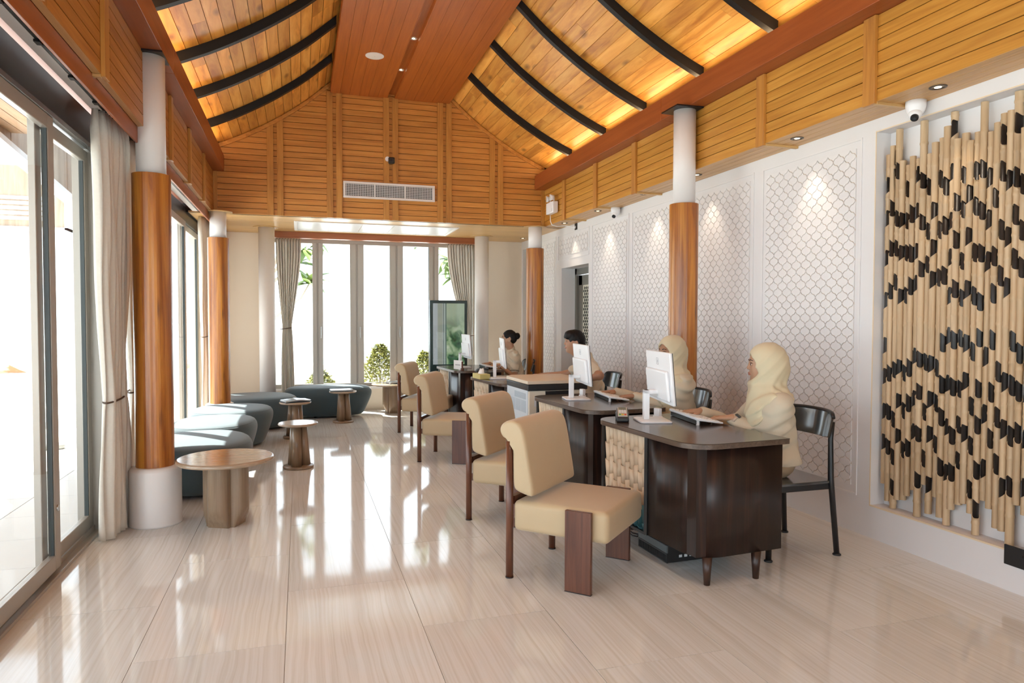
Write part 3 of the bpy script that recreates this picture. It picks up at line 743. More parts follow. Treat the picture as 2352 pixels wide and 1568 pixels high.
# ------------------------------------------------------------------ columns
def shaft(mb, r, z0, z1, n=22, gap=.0):
    for i in range(n):   # staves, each its own island
        a0 = 2*PI*i/n; a1 = 2*PI*(i+1)/n; P0 = []; 
        for z in (z0, z1):
            P0.append([(r*math.cos(a0+(a1-a0)*t_/3), r*math.sin(a0+(a1-a0)*t_/3), z) for t_ in range(4)])
        b = len(mb.V); mb.V.extend(P0[0]+P0[1])
        for t_ in range(3):
            mb.F.append((b+t_, b+t_+1, b+4+t_+1, b+4+t_)); mb.S.append(False); mb.M.append(0)
    return mb
def column(x, y, label, base=True, plate=False, ztop=ZS, zw=2.385, r=.121, rc=.093, disc=False, zb=.40, rb=.165):
    t = thing('column', label, 'column', (x, y, 0))
    if zw:
        mb = MB(); shaft(mb, r, zb-.01 if base else 0, zw, 16); mb.lathe([(r-.002, zw-.012), (r-.002, zw-.001), (rc-.005, zw-.001)], n=64)
        o = mb.build('wooden_shaft', W_COL, t)
        for p in o.data.polygons: p.use_smooth = False
    if base:
        mb = MB(); mb.lathe([(rb+.003, 0), (rb+.003, .012), (rb, .016), (rb, zb-.03), (rb-.012, zb-.008), (rb-.03, zb), (.05, zb)], n=56); mb.build('base', M_WHITE, t)
    mb = MB(); mb.lathe([(rc, (zw or 0)-.002), (rc, ztop-(.012 if plate else .0))], n=56); mb.build('capital', M_WHITE, t)
    if plate:
        mb = MB(); mb.box(-.15, .10, -.13, .13, ztop-.012, ztop-.001); mb.build('top_plate', M_BLACK, t)
    if disc:
        mb = MB(); mb.lathe([(rc+.001, ztop-.008), (rc+.07, ztop-.008), (rc+.07, ztop-.001)], n=48)
        mb.F = [f for f in mb.F if len(f) < 10]; mb.S = mb.S[:len(mb.F)]; mb.M = mb.M[:len(mb.F)]
        mb.build('ceiling_ring', W_SOFF, t)
    return t
column(-.963, 5.27, 'big round timber column on a white drum beside the near curtain', plate=True, ztop=ZB0)
column(3.135, 5.255, 'big round timber column on the right behind the second desk', plate=True, ztop=ZB0, zw=2.39)
column(-.93, 8.99, 'slimmer looking timber column at far left behind the ottomans', disc=True, zw=2.375)
column(3.12, 9.13, 'timber column at far right beside the bun haired person', disc=True, zw=2.39)
column(-.44, 10.3, 'plain white round column left of the far windows', base=False, zw=None, rc=.108, disc=True)
column(2.69, 10.42, 'plain white round column right of the far windows', base=False, zw=None, rc=.108, disc=True)

# ------------------------------------------------------------------ curtains
def curtain(label, p0, p1, ztop, ztie, pinch, gather, side, z0=.01, folds=9, amp=.035, tie=True, flare=.75):
    """p0->p1 top line in XY; gather = fraction along line where it is tied; pinch = width at tie"""
    p0 = Vector((*p0, 0)); p1 = Vector((*p1, 0)); u = (p1-p0); Lw = u.length; u.normalize(); nrm = Vector((-u.y, u.x, 0))
    t = thing('curtain', label, 'curtain', (p0.x, p0.y, 0)); mb = MB(); P = []
    nu, nv = folds*12, 46
    for i in range(nu+1):
        s_ = i/nu; row = []
        for j in range(nv+1):
            z = z0+(ztop-z0)*j/nv
            if z > ztie: k_ = (z-ztie)/(ztop-ztie); wdt = pinch+(1-pinch)*(math.sin(min(1, k_)*PI/2)**1.25)
            else: k_ = (ztie-z)/(ztie-z0); wdt = pinch+(flare-pinch)*(k_**.5)
            c = gather
            pos = (c+(s_-c)*wdt)*Lw
            ph = s_*folds*2*PI
            A = amp*(1.0 if z < ztop-.12 else .55+.45*(ztop-z)/.12)*(.6+.4*wdt)
            dd = A*math.sin(ph)+.010*math.sin(ph*2.3+z*2.1)+.006*math.sin(z*5+s_*9)
            q = u*(pos+.25*A*math.cos(ph+1)*wdt) + nrm*dd
            row.append((q.x, q.y, z))
        P.append(row)
    mb.grid(P); mb.build('fabric', M_CURT, t, solid=.004)
    if tie:
        c = u*(gather*Lw); w = pinch*Lw/2+.012; mb = MB()
        pts = [c+u*(w*math.cos(a))+nrm*((amp*.6+.018)*math.sin(a))+Vector((0,0,ztie+.01*math.cos(a))) for a in np.linspace(0, 2*PI, 30)]
        mb.tube(pts, .006, 8); mb.build('tieback', M_BROWNTRIM, t)
    mb = MB(); n = folds
    for i in range(n):
        c = u*((i+.5)/n*Lw); mb.box(c.x-.004, c.x+.004, c.y-.004, c.y+.004, ztop-.005, ztop+.02)
    mb.build('hooks', M_BLACK, t)
    return t
curtain('long linen curtain tied back beside the nearest column', (-1.18, 4.86), (-1.15, 5.36), 2.70, .885, .62, .45, 1, folds=8, amp=.038, flare=.92)
curtain('linen curtain tied just behind the big left column', (-1.17, 5.6), (-1.16, 6.1), 2.70, .885, .5, .2, 1, folds=7, flare=.7)
curtain('linen curtain at the far left corner near the slim timber column', (-1.17, 9.45), (-1.16, 10.25), 2.70, 1.19, .42, .25, 1, folds=9, flare=.7)
curtain('grey linen curtain tied at the left end of the far windows', (-.34, 10.90), (.02, 10.90), 2.60, 1.27, .36, .38, 1, folds=9, amp=.028, flare=.55)
curtain('grey linen curtain swept to the right end of the far windows', (2.25, 10.90), (2.66, 10.90), 2.60, 1.15, .30, .95, 1, folds=9, amp=.028, flare=.5)

# ------------------------------------------------------------------ ottomans
def ottoman(label, x, y, rx, ry, rz, h=.43, seed=0):
    rr = random.Random(seed); t = thing('ottoman', label, 'ottoman', (x, y, 0), rz, 'slate blue pebble ottomans')
    ph = rr.random()*6; P = []; N_ = 72
    prof = [(.001,.02),(.60,.02),(.72,.022),(.78,.035),(.83,.08),(.90,.17),(.965,.26),(1.0,.325),(.995,.37),(.965,.40),(.90,.425),(.78,.436),(.55,.442),(.3,.445),(.001,.446)]
    for k in range(N_):
        a = 2*PI*k/N_; ca, sa = math.cos(a), math.sin(a)
        e = 2.35; r_ = 1/((abs(ca)**e+abs(sa)**e)**(1/e))*(1+.035*math.cos(a+ph)+.025*math.cos(2*a+ph*2))
        P.append([(rx*r_*q*ca, ry*r_*q*sa, z*h/.446) for q, z in prof])
    mb = MB(); mb.grid(P, close_u=True); mb.build('cushion', M_BLUE, t, subsurf=1)
    mb = MB()
    for k in range(4):
        a = PI/4+k*PI/2; mb.cyl((rx*.5*math.cos(a), ry*.5*math.sin(a), 0), (rx*.5*math.cos(a), ry*.5*math.sin(a), .03), .02, n=12)
    mb.build('foot', M_BLACK, t)
    # seam line around the shoulder
    mb = MB(); pts = []
    for k in range(N_+1):
        a = 2*PI*(k % N_)/N_; ca, sa = math.cos(a), math.sin(a); e = 2.35
        r_ = 1/((abs(ca)**e+abs(sa)**e)**(1/e))*(1+.035*math.cos(a+ph)+.025*math.cos(2*a+ph*2))
        pts.append((rx*r_*.935*ca, ry*r_*.935*sa, .409*h/.446))
    mb.tube(pts, .0022, 6); mb.build('seam', M_BLUE, t)
ottoman('slate blue pebble ottoman nearest the big column, behind the low oval table', -.80, 6.27, .40, .54, .05, seed=1)
ottoman('slate blue sunlit ottoman second from the big column', -.83, 7.36, .39, .50, -.06, seed=2)
ottoman('slate blue ottoman third from the big column, fully sunlit top', -.74, 8.38, .45, .45, -.1, seed=3)
ottoman('slate blue ottoman half hidden behind the two slim tables', -.58, 9.62, .54, .48, .2, seed=4)
ottoman('widest slate blue ottoman below the far windows', .41, 10.42, .61, .34, .04, .45, seed=5)

# ------------------------------------------------------------------ tables
def big_table(label, x, y, rz, h, r, leg=1.0):
    t = thing('coffee_table', label, 'table', (x, y, 0), rz, 'low round tables on cloverleaf legs')
    mb = MB(); mb.lathe([(r-.03, h-.034), (r-.008, h-.028), (r, h-.017), (r-.006, h-.006), (r-.014, h-.001)], n=64); mb.lathe([(r-.014, h-.001), (r-.016, h), (.001, h)], n=64); mb.build('table_top', W_TTOP, t)
    for i, (a, rr) in enumerate(((-PI*.64, .076), (-PI*.14, .076), (PI*.36, .076), (PI*.86, .076))):
        cx_, cy_ = .083*math.cos(a)*leg, .083*math.sin(a)*leg
        mb = MB(); rings = []; n = 28
        for z, cut in ((0, .55), (.03, .62), (.07, .80), (.10, .93), (.13, 1.0), (h-.034, 1.0)):
            ring = []
            for k in range(n):
                b_ = 2*PI*k/n; px, py = cx_+rr*math.cos(b_), cy_+rr*math.sin(b_)
                # outer face chamfers in towards the floor
                d = px*math.cos(a)+py*math.sin(a); lim = (.083*leg+rr)*(.2+.8*cut)
                if d > lim: px -= (d-lim)*math.cos(a); py -= (d-lim)*math.sin(a)
                ring.append((px, py, z))
            rings.append(ring+[ring[0]])
        mb.grid([list(r_) for r_ in zip(*rings)], smooth=True); mb.build('leg', W_TABLE, t)
    return t
big_table('low round taupe wood table beside the big left column', -.495, 5.10, 0, .465, .318, 1.0)
big_table('low round taupe wood table under the far windows behind the chairs', 1.34, 10.56, .5, .445, .32, 1.0)
def small_table(x, y, rz, label):
    t = thing('side_table', label, 'side table', (x, y, 0), rz, 'slim round side tables'); h = .43; r = .185
    mb = MB(); mb.lathe([(r-.02, h-.026), (r-.004, h-.02), (r, h-.012), (r-.004, h-.003), (r-.01, h), (.001, h)], n=56); mb.build('table_top', W_TTOP, t)
    mb = MB(); mb.lathe([(.14, 0), (.142, .006), (.142, .016), (.136, .024), (.001, .025)], n=48); mb.build('base_plate', W_TABLE, t)
    for k in range(3):
        a = 2*PI*k/3-PI/2-.25
        mb = MB(); P = []
        mb.cyl((.066*math.cos(a), .066*math.sin(a), .024), (.045*math.cos(a), .045*math.sin(a), h-.025), .050, .037, 28); mb.build('leg', W_TABLE, t)
    return t
s0 = small_table(-.025, 6.86, 0, 'slim side table with a bare shiny top, nearest the viewpoint')
dup(s0, (-.062, 8.62, 0), .3, 'slim side table carrying a curled dark booklet')
dup(s0, (.555, 9.74, 0), -.2, 'slim side table with a flat booklet before the widest ottoman')
def booklet(x, y, z, rz, label, curl=0):
    t = thing('booklet', label, 'booklet', (x, y, z), rz, None)
    mb = MB(); P = []
    def sheet(z0, z1, w, d, cv, ox=0, oy=0):
        n = 10
        for i in range(n):
            a, b_ = -w+2*w*i/n, -w+2*w*(i+1)/n
            za, zb = cv*abs(math.sin((i)/n*PI))**2, cv*abs(math.sin((i+1)/n*PI))**2
            mb.hexa([(a+ox,-d+oy,z0+za),(b_+ox,-d+oy,z0+zb),(b_+ox,d+oy,z0+zb),(a+ox,d+oy,z0+za),(a+ox,-d+oy,z1+za),(b_+ox,-d+oy,z1+zb),(b_+ox,d+oy,z1+zb),(a+ox,d+oy,z1+za)])
    sheet(0, .010, .15, .105, 0); mb.build('cover', M_NAVY, t)
    mb = MB(); sheet(.0105, .017, .145, .10, curl, .0, .0); mb.build('pages', M_PAPER, t)
    mb = MB(); sheet(.0175, .0215, .15, .105, curl, .006, .004); mb.build('front_cover', plain('glossy_cover', (.30,.36,.38), .2, noise=.6, nscale=9), t)
    return t
booklet(-.06, 8.60, .431, .35, 'dark booklet with curled cover on the middle slim table', .012)
booklet(.53, 9.72, .431, .05, 'flat dark booklet on the slim table before the widest ottoman')
booklet(1.40, 10.50, .446, .2, 'dark booklet lying on the round table under the far windows', .006)

# ------------------------------------------------------------------ guest chairs
def guest_chair(label):
    t = thing('guest_chair', label, 'chair', (0,0,0), 0, 'cream upholstered guest chairs facing the desks')
    # local: +x facing, y: pole A at y=0, pole B at y=W
    Wd = .545; e = .045
    for i, y in enumerate((0, Wd)):
        mb = MB(); mb.cyl((0, y, 0), (0, y, .75), .0205, .0205, 24); lg = mb.build('rear_leg', W_CHAIR, t)
        mb = MB(); mb.cyl((0, y, 0), (0, y, .006), .0225, n=20); mb.build('rubber_foot', M_BLKP, lg)
    for y, s_ in ((-.012, -1), (Wd+.012, 1)):
        mb = MB(); mb.box(.345, .49, min(y, y+s_*.026), max(y, y+s_*.026), .004, .425); lg = mb.build('front_leg', W_CHAIR, t, bevel=.003)
        mb = MB(); mb.box(.345, .49, min(y, y+s_*.026)+.001, max(y, y+s_*.026)-.001, 0, .005); mb.build('rubber_foot', M_BLKP, lg)
    # seat cushion: rounded slab
    def cushion(x0, x1, y0, y1, z0, z1, r=.035, dome=.012, slope=0):
        mbq = MB(); nx, ny, nz = 18, 18, 8
        # superellipsoid-like rounded box by projecting a cube grid
        import itertools
        hx, hy, hz = (x1-x0)/2, (y1-y0)/2, (z1-z0)/2; c = ((x0+x1)/2, (y0+y1)/2, (z0+z1)/2)
        def pt(p):
            q = [p[0]*hx, p[1]*hy, p[2]*hz]; inn = [max(-hx+r, min(hx-r, q[0])), max(-hy+r, min(hy-r, q[1])), max(-hz+r, min(hz-r, q[2]))]
            d = Vector((q[0]-inn[0], q[1]-inn[1], q[2]-inn[2]))
            if d.length > 1e-9: d = d.normalized()*r
            P_ = [inn[0]+d.x, inn[1]+d.y, inn[2]+d.z]
            if P_[2] > 0: P_[2] += dome*(1-(P_[0]/hx)**2)*(1-(P_[1]/hy)**2)
            P_[2] += slope*(P_[0])
            return (c[0]+P_[0], c[1]+P_[1], c[2]+P_[2])
        def ax(n, hh):   # denser near the ends
            v = list(np.linspace(-1, -1+2*r/(2*hh), 5))+list(np.linspace(-1+r/hh, 1-r/hh, n))[1:-1]+list(np.linspace(1-2*r/(2*hh), 1, 5)); return v
        A, B, Cc = ax(12, hx), ax(12, hy), ax(5, hz)
        for s_ in (-1, 1):
            for (U, V_, f) in ((A, B, lambda u, v, s=s_: (u, v, s)), (B, Cc, lambda u, v, s=s_: (s, u, v)), (Cc, A, lambda u, v, s=s_: (v, s, u))):
                G = [[pt(f(u, v)) for v in V_] for u in U]
                if s_ < 0: G = G[::-1]
                mbq.grid(G)
        return mbq
    mb = cushion(.022, .572, -.008, Wd+.008, .262, .428, .032, .014, 0)
    # weld for smooth edges via merged doubles done in build
    o = mb.build('seat', M_CREAM, t); weld(o)
    # back cushion: extruded profile across the width with rounded ends
    prof = [(-.058,.792),(-.060,.815),(-.050,.838),(-.025,.858),(.01,.866),(.045,.860),(.072,.845),(.092,.81),(.106,.75),(.122,.66),(.140,.56),(.152,.49),(.151,.468),(.138,.456),(.10,.464),(.05,.478),(.030,.492),(.024,.52),(.023,.62),(.022,.74),(.012,.757),(-.02,.757),(-.042,.765)]
    cen = (.06, .66); y0, y1 = -.018, Wd+.006; P = []
    ins = [(0, .0), (.0015, .35), (.006, .65), (.014, .87), (.026, 1.0)]
    ss = [(y0+a, k_) for a, k_ in ins]+[((y0+y1)/2, 1.0)]+[(y1-a, k_) for a, k_ in reversed(ins)]
    R = .026
    def inset(pts, d):
        n = len(pts); out = []
        for i in range(n):
            a, b_, c = Vector(pts[i-1]), Vector(pts[i]), Vector(pts[(i+1) % n])
            t1 = (b_-a).normalized(); t2_ = (c-b_).normalized(); tt = (t1+t2_).normalized(); nn_ = Vector((tt.y, -tt.x))
            out.append((b_.x+nn_.x*d, b_.y+nn_.y*d))
        return out
    for (yy, k_) in ss:
        q = inset(prof, R*(1-k_)*.85); P.append([(p[0], yy, p[1]) for p in q]+[(q[0][0], yy, q[0][1])])
    mb = MB(); mb.grid(P); n = len(prof)
    mb.add([P[0][i] for i in range(n)], [tuple(range(n))], True); mb.add([P[-1][i] for i in range(n)], [tuple(range(n-1, -1, -1))], True)
    o = mb.build('backrest', M_CREAM, t, subsurf=1); weld(o)
    mb = MB(); mb.box(-.012, .02, .02, Wd-.02, .40, .445); mb.box(.02, .03, .0, Wd, .28, .33); mb.build('back_rail', W_CHAIR, t)
    return t
def weld(o, d=.0004):
    import bmesh
    bm = bmesh.new(); bm.from_mesh(o.data); bmesh.ops.remove_doubles(bm, verts=bm.verts, dist=d); bmesh.ops.recalc_face_normals(bm, faces=bm.faces)
    for f in bm.faces: f.smooth = True
    bm.to_mesh(o.data); bm.free()
gc = guest_chair('cream guest chair nearest the viewpoint, before the nearest desk')
gc.location = (1.086, 3.592, 0); gc.rotation_euler = (0, 0, math.atan2(.382, .389)-PI/2)
dup(gc, (1.127, 4.719, 0), math.atan2(.419, .364)-PI/2, 'cream guest chair second from the viewpoint, before the second desk')
dup(gc, (1.12, 6.80, 0), math.atan2(.494, .259)-PI/2, 'cream guest chair third from the viewpoint')
dup(gc, (1.172, 8.639, 0), math.atan2(.522, .244)-PI/2, 'cream guest chair farthest from the viewpoint, beside the round window table')

# ------------------------------------------------------------------ desks
DW, DL, DH = .64, 1.10, .762
def desk(label):
    t = thing('reception_desk', label, 'desk', (0,0,0), 0, 'dark wood reception desks with bamboo fronts')
    P = rrect(0, DW, 0, DL, (.16, .012, .03, .15), 10)
    mb = MB(); mb.prism(P, DH-.003, DH); mb.prism([(DW/2+(p[0]-DW/2)*.997, DL/2+(p[1]-DL/2)*.998) for p in P], DH-.03, DH-.003, mi=1)
    mb.build('desk_top', [W_DTOP, W_EDGE], t, bevel=.002)
    ib, z0, z1 = .05, .152, DH-.03
    # shell: near-left rounded corner piece
    mb = MB(); r = .16; outer = []
    def shell(pts, th=.018):
        P2 = []
        for i, p in enumerate(pts):
            a = Vector(pts[max(0, i-1)]); b_ = Vector(pts[min(len(pts)-1, i+1)]); d = (b_-a).normalized(); n = Vector((-d.y, d.x)); P2.append((p[0]+n.x*th, p[1]+n.y*th))
        return pts+P2[::-1]
    path = [(ib, .50)]+[(ib, .40), (ib, .30), (ib, .20), (ib, .19)]+[(ib+r+r*math.cos(a), .025+r+r*math.sin(a)) for a in np.linspace(PI, 1.5*PI, 18)]+[(.22, .025), (.23, .025), (.35, .025), (DW-.035, .025)]
    mb.prism(shell(path), z0, z1); mb.build('body_shell', W_DARK, t)
    mb = MB(); mb.box(ib+.01, DW-.035, .05, .20, z0+.005, z1-.002); mb.build('cabinet', W_DARK, t)
    mb = MB(); mb.box(ib-.004, ib+.03, .502, .535, z0-.006, z1); mb.box(ib-.002, ib+.05, 1.03, 1.055, z0, z1); mb.box(ib+.0, ib+.03, .53, 1.05, z0-.012, z0+.004); mb.box(ib+.036, ib+.05, .5, 1.05, z0, z1); mb.box(ib+.05, DW-.035, 1.035, 1.055, z0, z1)
    mb.build('panel_frame', M_BLKP, t)
    # bamboo half pipes, overlapping pieces with slanted ends
    def halfpipe(mbx, y, z_lo, z_hi, r0, lean, slant, xoff=0):
        n = 8; ring0, ring1 = [], []
        for i in range(n+1):
            a = -PI/2+PI*i/n
            sy_ = math.sin(a)
            ring0.append((ib+.034-(r0*.92)*math.cos(a)-xoff+.000, y+r0*.90*sy_-lean*.6, z_lo+slant*sy_*.5))
            ring1.append((ib+.034-(r0*1.04)*math.cos(a)-xoff-.004, y+r0*1.04*sy_+lean, z_hi+slant*sy_))
        mbx.grid([ring0, ring1])
        ring2 = [(p[0]+.004, y+lean+(p[1]-y-lean)*.82, p[2]-.002) for p in ring1]
        mbx.grid([ring1, ring2])
    A = MB(); Bm = MB(); ncol = 10; w = (1.03-.536)/ncol; rr = random.Random(5)
    for c in range(ncol):
        y = .536+(c+.5)*w; r0 = w*.52
        zt = z1-.002; z = zt; first = True
        hts = [.090+.030*(c % 2), .112, .112, .108, .108, .1, .1]
        lim = .375-.012*c
        for h_ in hts:
            zl = max(z-h_, z0+.004)
            tgt = Bm if z <= lim+.02 else A
            halfpipe(tgt, y, zl-.012 if zl > z0+.01 else zl, z, r0, .0016*(1 if c % 2 else -1), 0 if first else .006*(1 if c % 2 else -1), .0)
            first = False; z = zl
            if z <= z0+.006: break
    A.build('bamboo_front', M_DBAMB, t, solid=.0025); Bm.build('teal_bamboo_foot', M_TEAL, t, solid=.0025)
    for (x, y) in ((.14, .06), (.45, .045), (.10, 1.0), (.54, 1.0)):
        mb = MB(); mb.cyl((x, y, 0), (x, y, z0+.001), .0165, .027, 22); mb.build('leg', wood_leg, t)
    return t
wood_leg = wood('dark_leg_wood', ((.025,.011,.008),(.045,.02,.013),(.07,.03,.02)), 2, 34, .05, .35, vary=0)
rot = math.radians(4.3)
dk1 = desk('dark wood desk nearest the viewpoint, with card terminal on its corner')
dk1.location = (1.925, 3.115, 0); dk1.rotation_euler = (0, 0, rot)
dup(dk1, (1.945, 4.50, 0), rot, 'dark wood desk second from the viewpoint, in front of the big right column')
dup(dk1, (1.93, 6.60, 0), math.radians(6), 'dark wood desk beyond the printer, with tissue box on it')
dup(dk1, (1.875, 8.50, 0), rot, 'dark wood desk farthest away, with small standing sign')

# ------------------------------------------------------------------ desk equipment
def monitor(label, loc, th, first=None):
    t = thing('monitor', label, 'monitor', loc, th, 'white computer monitors on the desks')
    # local +x = direction screen faces, y along the width
    mb = MB(); mb.prism(rrect(-.10, .10, -.125, .115, (.04, .01, .01, .04)), 0, .012); mb.build('stand_base', M_PLASTIC, t, bevel=.003)
    mb = MB(); mb.box(-.055, -.02, -.026, .026, .012, .20); mb.box(-.055, .035, -.026, .026, .175, .20); mb.build('stand_neck', M_PLASTIC, t, bevel=.004)
    tilt = math.radians(-5); c = Vector((.052, 0, .285)); ax = Vector((math.cos(tilt), 0, -math.sin(tilt))); az = Vector((math.sin(tilt), 0, math.cos(tilt)))
    ax, az = Vector((math.cos(tilt), 0, math.sin(-tilt))), Vector((math.sin(tilt), 0, math.cos(tilt)))
    mb = MB(); mb.obox(c, ax*.009, Vector((0, .27, 0)), az*.162); mb.build('casing', M_PLASTIC, t, bevel=.005)
    mb = MB(); mb.obox(c+ax*.0105, ax*.0022, Vector((0, .267, 0)), az*.159); mb.build('screen', M_BLKP, t)
    mb = MB(); mb.obox(c-ax*.019-az*.045, ax*.012, Vector((0, .235, 0)), az*.094); bk = mb.build('rear_housing', M_PLASTIC, t, bevel=.012, seg=3)
    mb = MB()
    for i in range(12): mb.obox(c-ax*.026-az*.134+Vector((0, -.09+.008*i, 0)), ax*.006, Vector((0, .0015, 0)), az*.005)
    mb.build('vent_slots', M_PLASTIC2, t)
    mb = MB(); lc = c-ax*.0095+az*.10
    for (dy, dz, hy, hz) in ((0,.020,.018,.0016),(0,-.020,.018,.0016),(-.018,0,.0016,.02),(.018,0,.0016,.02),(-.006,.0,.0014,.010),(.006,-.002,.0014,.010)):
        mb.obox(lc+Vector((0, dy, 0))+az*dz, ax*.0008, Vector((0, hy, 0)), az*hz)
    mb.build('logo', plain('logo_grey', (.45,.46,.48), .4), t)
    return t
m0 = monitor('white monitor on the nearest desk, hiding part of the second hijab wearer', (2.15, 3.97, DH), math.radians(-13))
dup(m0, (2.15, 5.25, DH), math.radians(-10), 'white monitor on the second desk, in front of the black haired man')
dup(m0, (2.075, 7.31, DH), math.radians(-12), 'white monitor seen edge on, on the desk beyond the printer')
dup(m0, (2.10, 9.14, DH), math.radians(-2), 'white monitor on the farthest desk')
def keyboard(label, loc, th):
    t = thing('keyboard', label, 'keyboard', loc, th, 'white keyboards on the desks')
    mb = MB(); # slopes up toward -x (monitor side)
    hx, hy = .085, .235
    mb.hexa([(-hx,-hy,.030),(hx,-hy,.006),(hx,hy,.006),(-hx,hy,.030),(-hx,-hy,.047),(hx,-hy,.017),(hx,hy,.017),(-hx,hy,.047)]); kb = mb.build('keyboard_body', M_PLASTIC, t, bevel=.004)
    mb = MB()
    for i in range(5):
        for j in range(15):
            x = -hx+.022+i*.0295; y = -hy+.02+j*.0305; z = .0475+(x+hx)*(-.030/.17)
            mb.hexa([(x-.011,y-.012,z+.001),(x+.011,y-.012,z-.003),(x+.011,y+.012,z-.003),(x-.011,y+.012,z+.001),(x-.009,y-.010,z+.005),(x+.009,y-.010,z+.001),(x+.009,y+.010,z+.001),(x-.009,y+.010,z+.005)])
    mb.build('keys', M_PAPER, t)
    mb = MB(); mb.box(-hx+.003, -hx+.03, -hy+.02, hy-.02, .004, .028); mb.build('tray', M_BLKP, t)
    for y in (-hy+.02, hy-.02):
        mb = MB(); mb.box(-hx+.005, -hx+.02, y-.008, y+.008, 0, .032); mb.build('foot', M_PLASTIC, t)
    return t
k0 = keyboard('white keyboard on the nearest desk under the watch wearing hand', (2.44, 3.93, DH), math.radians(-9))
dup(k0, (2.44, 5.20, DH), math.radians(-9), 'white keyboard on the second desk under two hands')
dup(k0, (2.42, 9.02, DH), math.radians(-4), 'white keyboard on the farthest desk')
def mouse(label, loc, th):
    t = thing('computer_mouse', label, 'mouse', loc, th); mb = MB(); mb.sph((0,0,.012), (.055,.03,.022), 20, 12)
    mb.V = [(v[0], v[1], max(v[2], 0)) for v in mb.V]; mb.build('mouse_body', M_CREAMPL, t); return t
mouse('pale mouse under the outstretched hand on the desk beyond the printer', (2.36, 7.10, DH), 0)
# card terminal
t = thing('card_terminal', 'dark card payment terminal on the nearest desk corner', 'card terminal', (1.975, 4.035, DH), math.radians(66))
mb = MB(); mb.hexa([(-.085,-.04,0),(.085,-.04,0),(.085,.04,0),(-.085,.04,0),(-.085,-.038,.032),(.075,-.038,.075),(.075,.038,.075),(-.085,.038,.032)]); mb.box(.02, .085, -.043, .043, 0, .05); mb.build('terminal_body', M_BLKP, t, bevel=.010, seg=3)
nrm = Vector((-.259, 0, .966)); uu = Vector((.966, 0, .259))
mb = MB(); mb.obox(Vector((-.004,0,.0555)), uu*.072, (0,.030,0), nrm*.0035); mb.build('face_plate', plain('silver_face', (.55,.53,.50), .3, metal=.4), t, bevel=.002)
mb = MB(); mb.obox(Vector((.038,0,.070)), uu*.022, (0,.024,0), nrm*.002); mb.build('display', plain('terminal_display', (.16,.20,.17), .2), t)
mb = MB()
for i in range(3):
    for j in range(3): mb.obox(Vector((-.018+.014*i*.97+.0, -.016+.016*j, .0565+.0037*i)), uu*.005, (0,.006,0), nrm*.002)
mb.build('keypad', M_PLASTIC2, t)
for j, cl in enumerate(((.6,.06,.04), (.7,.5,.04), (.06,.4,.1))):
    mb = MB(); mb.obox(Vector((-.056, -.017+.017*j, .0465)), uu*.006, (0,.0065,0), nrm*.002); mb.build('colour_key', plain('key_%d' % j, cl, .4), t)
# small white adapters behind the stands
def adapter(label, loc):
    t = thing('desk_adapter', label, 'adapter', loc, .2); mb = MB(); mb.box(-.018, .018, -.03, .03, 0, .012); mb.build('adapter_base', M_PLASTIC, t, bevel=.003)
    mb = MB(); mb.box(-.014, .014, -.026, .026, .012, .062); mb.build('adapter_block', M_PLASTIC, t, bevel=.004)
adapter('small white adapter block beside the nearest monitor stand', (2.265, 4.10, DH)); adapter('small white adapter block beside the second monitor stand', (2.28, 5.42, DH))
# CPU under first desk
t = thing('computer_case', 'black flat computer case lying on the floor under the nearest desk', 'computer', (2.01, 3.69, 0), math.radians(2))
mb = MB(); mb.box(.004, .36, -.163, .163, .004, .108); mb.build('case', M_BLKP, t, bevel=.003)
mb = MB(); mb.box(-.004, .006, -.165, .165, .062, .106); mb.build('front_panel', plain('case_grey', (.10,.12,.13), .3), t, bevel=.002)
mb = MB(); mb.box(-.002, .006, -.165, .165, .004, .060)
for i in range(30): mb.box(-.005, 0, -.155+i*.0105, -.150+i*.0105, .012, .050)
mb.build('grille', M_BLKP, t)
mb = MB()
for i in range(4): mb.box(.08+.035*i, .10+.035*i, -.1645, -.162, .03, .045)
mb.build('ports', M_PLASTIC2, t)
mb = MB(); rr = random.Random(2)
pts = [(2.05+.07*math.cos(a*1.3)+rr.uniform(-.02,.02), 3.99+.09*math.sin(a)+rr.uniform(-.02,.02), .03+.05*abs(math.sin(a*.9))) for a in np.linspace(0, 14, 60)]
mb.tube(pts, .004, 6); tag(mb.build('cable_tangle', M_BLKP), 'tangle of black cables on the floor under the nearest desk', 'cable')
# tissue box, phone on third desk
t = thing('tissue_box', 'yellow tissue box with white tissue on the desk beyond the printer', 'tissue box', (1.90, 7.37, DH), .1)
mb = MB(); mb.box(-.06, .06, -.12, .12, 0, .055); mb.build('box', plain('tissue_yellow', (.62,.52,.20), .5), t, bevel=.004)
mb = MB(); P = []
for i in range(13):
    a = 2*PI*i/12; P.append([(.035*math.cos(a), .05*math.sin(a), .054), (.028*math.cos(a+.2), .045*math.sin(a+.2), .075), (.035*math.cos(a*1.0)*.6+.01, .03*math.sin(a), .10+.012*math.sin(3*a)), (.004, .01, .105)])
mb.grid(P); mb.build('tissue', M_PAPER, t)
t = thing('desk_telephone', 'dark desk telephone beside the tissue box', 'telephone', (2.0, 7.64, DH), .3)
mb = MB(); mb.hexa([(-.10,-.09,0),(.10,-.09,0),(.10,.09,0),(-.10,.09,0),(-.10,-.085,.025),(.10,-.085,.06),(.10,.085,.06),(-.10,.085,.025)]); mb.build('phone_body', M_BLKP, t, bevel=.006)
mb = MB(); mb.tube([(-.07,.06,.05),(-.05,.06,.075),(.05,.06,.085),(.09,.06,.075)], [.018,.013,.013,.018], 12); mb.build('handset', plain('handset_grey', (.10,.12,.14), .3), t)
